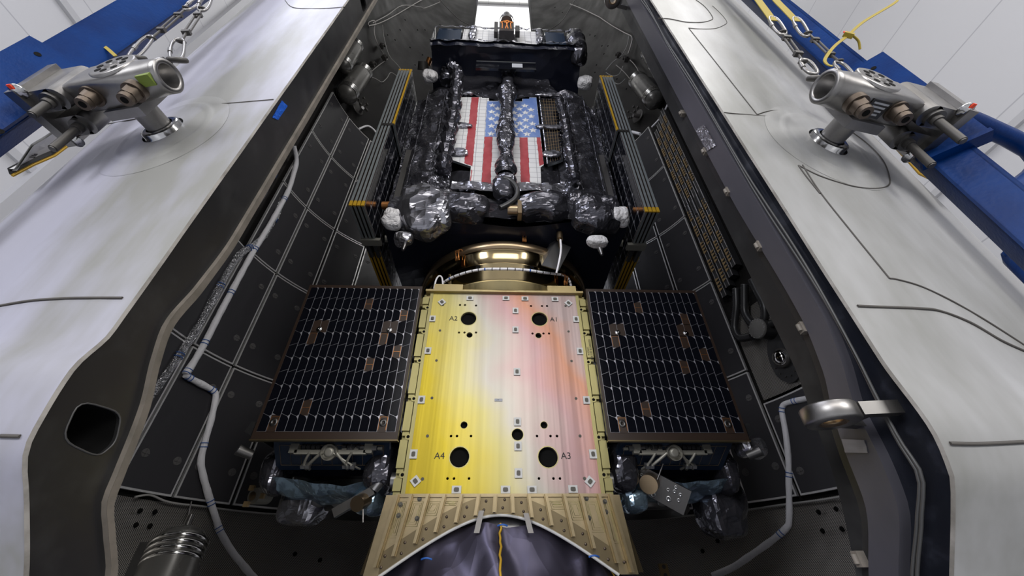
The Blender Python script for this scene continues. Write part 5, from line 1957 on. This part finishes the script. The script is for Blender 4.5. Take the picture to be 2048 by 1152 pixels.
bottle(-1, (729, 140), (690, 194), 17, .20, 'dark gas bottle with bright bands high on the left inner wall')
bottle(-1, (714, 88), (684, 136), 13, .18, 'gas bottle half hidden behind the left flange')
bottle(1, (1272, 158), (1312, 204), 17, .20, 'dark gas bottle with bright bands high on the right inner wall')
bottle(1, (1292, 104), (1322, 150), 11, .18, 'gas bottle half hidden behind the right edge strip')
bottle(-1, (372, 1056), (.22, -.30, -1.0), 38, .22, 'large gas bottle with bright bands at the bottom of the left half')
p = [inside(375, 1056, -1, .20), inside(377, 1030, -1, .14), inside(383, 1003, -1, .05)]
solo(MB().tube(smooth_path(p, 4), .007, 6), 'gas_line', 'tube_metal', 'thin tube rising from the bottom left gas bottle', 'pipe')


def pipe(s, pxs, r, name, m, label, cat, off_=.03, group=None):
    return solo(MB().tube(smooth_path([inside(x, y, s, off_) for x, y in pxs], 5), r, 7), name, m, label, cat, group)


pipe(-1, [(737, 52), (760, 46), (790, 31), (822, 12), (850, -4)], .016, 'pipe', 'tube_metal', 'straight pipe rising across the top of the left inner wall', 'pipe', .05)
pipe(-1, [(745, 46), (775, 30), (805, 11), (840, 14), (850, 16), (880, 4)], .012, 'pipe', 'tube_metal', 'bent pipe beside the straight one at the top left wall', 'pipe', .05)
pipe(-1, [(739, 56), (737, 45), (750, 42), (748, 60), (752, 80), (765, 105), (774, 118)], .012, 'pipe', 'tube_metal', 'pipe curving down the left wall above the gas bottle', 'pipe', .05)
pipe(-1, [(765, 50), (768, 75), (778, 110), (795, 130), (804, 141)], .010, 'cable', 'cable_grey', 'grey cable ending behind the left solar stack', 'cable', .05)
pipe(-1, [(775, 118), (752, 135), (735, 152), (722, 172)], .012, 'pipe', 'tube_metal', 'short pipe beside the left gas bottle', 'pipe', .05)
pipe(-1, [(726, 170), (740, 155), (752, 158), (764, 164), (774, 156), (782, 145), (796, 154)], .009, 'cable', 'cable_grey', 'wavy grey cable behind the left solar stack', 'cable', .04)
pipe(-1, [(718, 258), (735, 252), (748, 260), (756, 272)], .022, 'cable', 'cable_white', 'white cable end above the left panels', 'cable', .05)
pipe(-1, [(880, 0), (900, 22), (920, 40), (938, 50)], .012, 'pipe', 'tube_metal', 'pipe beside the far gap on the left half', 'pipe', .05)
pipe(1, [(1200, 35), (1225, 52), (1250, 66), (1264, 74), (1262, 90), (1256, 108)], .016, 'pipe', 'tube_metal', 'pipe bending down the right wall above the gas bottle', 'pipe', .05)
pipe(1, [(1140, 8), (1165, 18), (1200, 35)], .016, 'pipe', 'tube_metal', 'straight pipe crossing the top of the right inner wall', 'pipe', .05)
pipe(1, [(1258, 70), (1254, 92), (1242, 112), (1226, 124), (1212, 140)], .012, 'cable', 'cable_grey', 'grey cable curving to the right solar stack', 'cable', .05)
pipe(1, [(1232, 130), (1250, 146), (1270, 172), (1288, 198)], .010, 'pipe', 'tube_metal', 'thin straight pipe beside the right gas bottle', 'pipe', .05)
pipe(1, [(1260, 120), (1268, 128), (1276, 140), (1278, 152)], .012, 'pipe', 'tube_metal', 'bent pipe into the top of the right gas bottle', 'pipe', .06)
pipe(1, [(1212, 145), (1225, 152), (1238, 148), (1246, 132)], .008, 'cable', 'cable_grey', 'looped grey cable beside the right solar stack', 'cable', .05)
pipe(1, [(1226, 164), (1238, 168), (1250, 158)], .009, 'cable', 'cable_grey', 'short grey cable loop above the wall antenna', 'cable', .05)
pipe(1, [(1264, 264), (1280, 268)], .035, 'cable', 'cable_white', 'white cable end above the right panels', 'cable', .07)
pipe(1, [(1338, 192), (1336, 208), (1322, 234), (1304, 254)], .02, 'cable', 'cable_white', 'white cable crossing above the vent rails', 'cable', .06)
pipe(1, [(1150, 0), (1136, 24), (1122, 44), (1100, 60)], .012, 'pipe', 'tube_metal', 'pipe beside the far gap on the right half', 'pipe', .05)
for s, pts in ((-1, [(270, 994), (300, 990), (330, 1002), (360, 1008), (400, 1012), (460, 1020), (520, 1026), (580, 1030), (640, 1034), (700, 1038)]),
               (1, [(1300, 1038), (1400, 1030), (1480, 1022), (1560, 1010), (1640, 1000), (1700, 990)])):
    pipe(s, pts, .010, 'cable', 'cable_grey', 'grey cable along the lower edge of the %s panels' % ('left' if s < 0 else 'right'), 'cable', .03)

# wall antennas and valve clusters
for s, (x, y), side in ((-1, (724, 212), 'left'), (1, (1268, 228), 'right')):
    c = inside(x, y, s, .14)
    n_ = (V((XA[s], YC, c.z)) - c).normalized()
    u_ = V((-n_.y, n_.x, 0))
    t = thing('bracket_sensor', 'cluttered sensor on thin arms below the %s gas bottle' % side, 'sensor', c)
    part(MB().lathe(c - n_ * .12, n_, [(.16, 0), (.16, .015), (.14, .02), (0, .02)], 28), 'back_dish', 'iron_dark', t)
    part(MB().cyl(c - n_ * .1 - UZ * .06 + u_ * .05, c + n_ * .06 - UZ * .12, .05, .035, seg=14), 'barrel', 'alu' if s < 0 else 'tube_metal', t)
    for k in range(6):
        a = k * 1.05
        q = c + u_ * (.14 * math.cos(a)) + UZ * (.13 * math.sin(a) + .06) + n_ * (.03 * (k % 3))
        part(MB().tube([c - n_ * .05, q], .009, 6), 'arm', 'iron_dark', t)
        part(MB().obox(q, (u_, n_, UZ), (.022, .022, .022)), 'clip', 'iron_dark', t)
for s, (x, y), lb in ((-1, (764, 92), 'left wall, highest'), (-1, (745, 128), 'left wall beside the bottle'), (-1, (769, 115), 'left wall where two pipes meet'), (1, (1237, 110), 'right wall, highest'), (1, (1252, 118), 'right wall beside the bottle'), (1, (1282, 68), 'right wall near the edge strip')):
    c = inside(x, y, s, .08)
    m2 = MB().box((c.x - .05, c.y - .05, c.z - .08), (c.x + .05, c.y + .05, c.z + .06))
    m2.cyl(c + V((-.09, 0, .02)), c + V((.09, 0, .02)), .03, seg=10)
    m2.cyl(c + V((0, -.08, -.03)), c + V((0, .04, -.03)), .035, seg=10)
    solo(m2, 'valve_block', 'iron_dark', 'dark valve block on the ' + lb, 'valve')


# ------------------------------------------------------------------ long harnesses
def harness(s, pxs, r, label, m, ties, off_=.085, lump_=.15):
    P = smooth_path([inside(x, y, s, off_) for x, y in pxs], 8)
    t = thing('cable_harness', label, 'cable harness', P[-1])
    rs = [r * (1 + lump_ * noise.noise(p * 9)) for p in P]
    part(MB().tube(P, rs, 10), 'sleeve', m, t)
    for i in ties:
        k = min(len(P) - 2, int(i * (len(P) - 1)))
        d = (P[k + 1] - P[k - 1]).normalized()
        for dd in (-.02, .02):
            q = P[k] + d * dd
            part(MB().lathe(q - d * .004, d, [(r * 1.02, 0), (r * 1.16, 0), (r * 1.16, .008), (r * 1.02, .008)], 12), 'tie', 'tie_blue', t)
    return t


harness(-1, [(588, 292), (593, 320), (588, 345), (575, 385), (545, 440), (520, 482), (500, 515), (470, 570), (438, 630), (410, 685), (385, 728), (371, 748)], .035, 'white sleeved harness running down the left panels beside the flange', 'cable_white', (.3, .5, .66, .82, .97))
harness(-1, [(371, 750), (385, 759), (410, 772), (428, 783), (431, 797), (422, 840), (411, 880), (402, 920), (406, 950), (420, 1000), (433, 1040), (440, 1062), (462, 1100), (490, 1135), (520, 1170)], .033, 'grey sleeved harness dropping in bends to the bottom of the left half', 'cable_white', (.05, .2, .45, .66, .78))
harness(-1, [(562, 405), (548, 440), (530, 470), (505, 492), (480, 508), (455, 545), (425, 600), (395, 655), (365, 700), (335, 745), (305, 785), (275, 835)], .042, 'crinkled silver duct between the left flange and the panels', 'foil_duct', (.1, .3, .5, .75), .06, .35)
harness(-1, [(610, 235), (590, 275), (560, 330), (530, 385), (500, 430)], .03, 'thin dark harness under the left flange rim', 'foil_pewter', (.3, .6), .05, .3)
harness(1, [(1436, 350), (1442, 375), (1462, 412), (1485, 462), (1505, 508), (1530, 556), (1553, 600), (1575, 640), (1592, 672), (1608, 700), (1624, 728), (1632, 740)], .042, 'white cable bundle running down beside the right edge strip', 'cable_white', (.2, .4, .55, .75), .08)
harness(1, [(1632, 740), (1637, 752), (1636, 770), (1630, 785), (1616, 796), (1590, 802), (1570, 808), (1564, 818), (1566, 835), (1572, 870), (1577, 920), (1578, 980), (1578, 1040), (1572, 1056), (1545, 1080), (1500, 1112), (1465, 1135), (1425, 1152)], .030, 'white sleeved harness bending down the right half to the bottom', 'cable_white', (.03, .2, .3, .42, .62, .8), .06)

# small rivet points on the bare inner walls and the tail cone
for s, par, pts in ((-1, FL, [(810, 40), (835, 60), (860, 80), (820, 95), (845, 110), (790, 80), (830, 130), (850, 60), (880, 50), (870, 90), (775, 70), (800, 60), (280, 1022), (310, 1024), (272, 1050), (300, 1052), (405, 1075), (590, 1108), (640, 1120)]),
                    (1, FR, [(1180, 70), (1190, 72), (1204, 92), (1216, 92), (1208, 108), (1172, 100), (1193, 130), (1190, 145), (1253, 178), (1234, 158), (1110, 15), (1125, 25), (1672, 1018), (1637, 1024), (1645, 1062), (1684, 1058), (1405, 1102), (1435, 1082)])):
    for x, y in pts:
        c = inside(x, y, s, .004)
        n_ = (V((XA[s], YC, c.z)) - c).normalized()
        part(MB().cyl(c, c + n_ * .014, .024, .016, seg=10), 'insert_plug', 'hole_black', par)
c = inside(1328, 1142, 1, .04)
m2 = MB().box((c.x - .05, c.y - .02, c.z - .09), (c.x + .05, c.y + .02, c.z + .07))
m2.cyl(c + V((0, -.025, .04)), c + V((0, -.02, .04)), .022, seg=12, mi=1)
m2.cyl(c + V((0, -.025, -.04)), c + V((0, -.02, -.04)), .022, seg=12, mi=1)
solo(m2, 'bracket', ['tooth_gold', 'steel_dark'], 'small gold bracket on the woven cone at the bottom right', 'bracket')

# repeats share a group
for o in COL.objects:
    if o.parent is None and 'category' in o.keys() and 'group' not in o.keys():
        base = o.name.split('.')[0]
        g = {'payload_fairing_half': 'fairing halves', 'gas_bottle': 'gas bottles on the inner walls', 'valve_block': 'valve blocks on the inner walls', 'lifting_clamp': 'lifting clamps',
             'lifting_strongback': 'blue lifting beams', 'access_flap': 'open access flaps', 'pipe': 'metal pipes on the inner walls', 'cable': 'loose cables on the inner walls',
             'web_strap': 'yellow web straps', 'tie_strap': 'thin yellow tie straps', 'tape_strip': 'tape strips', 'tape_patch': 'tape patches on the right edge strip',
             'bracket_sensor': 'sensors below the gas bottles', 'cable_harness': 'sleeved harnesses'}.get(base)
        if base == 'satellite' and 'lower' in o['label']:
            g = 'lower satellites beside the dispenser'
        if g:
            o['group'] = g
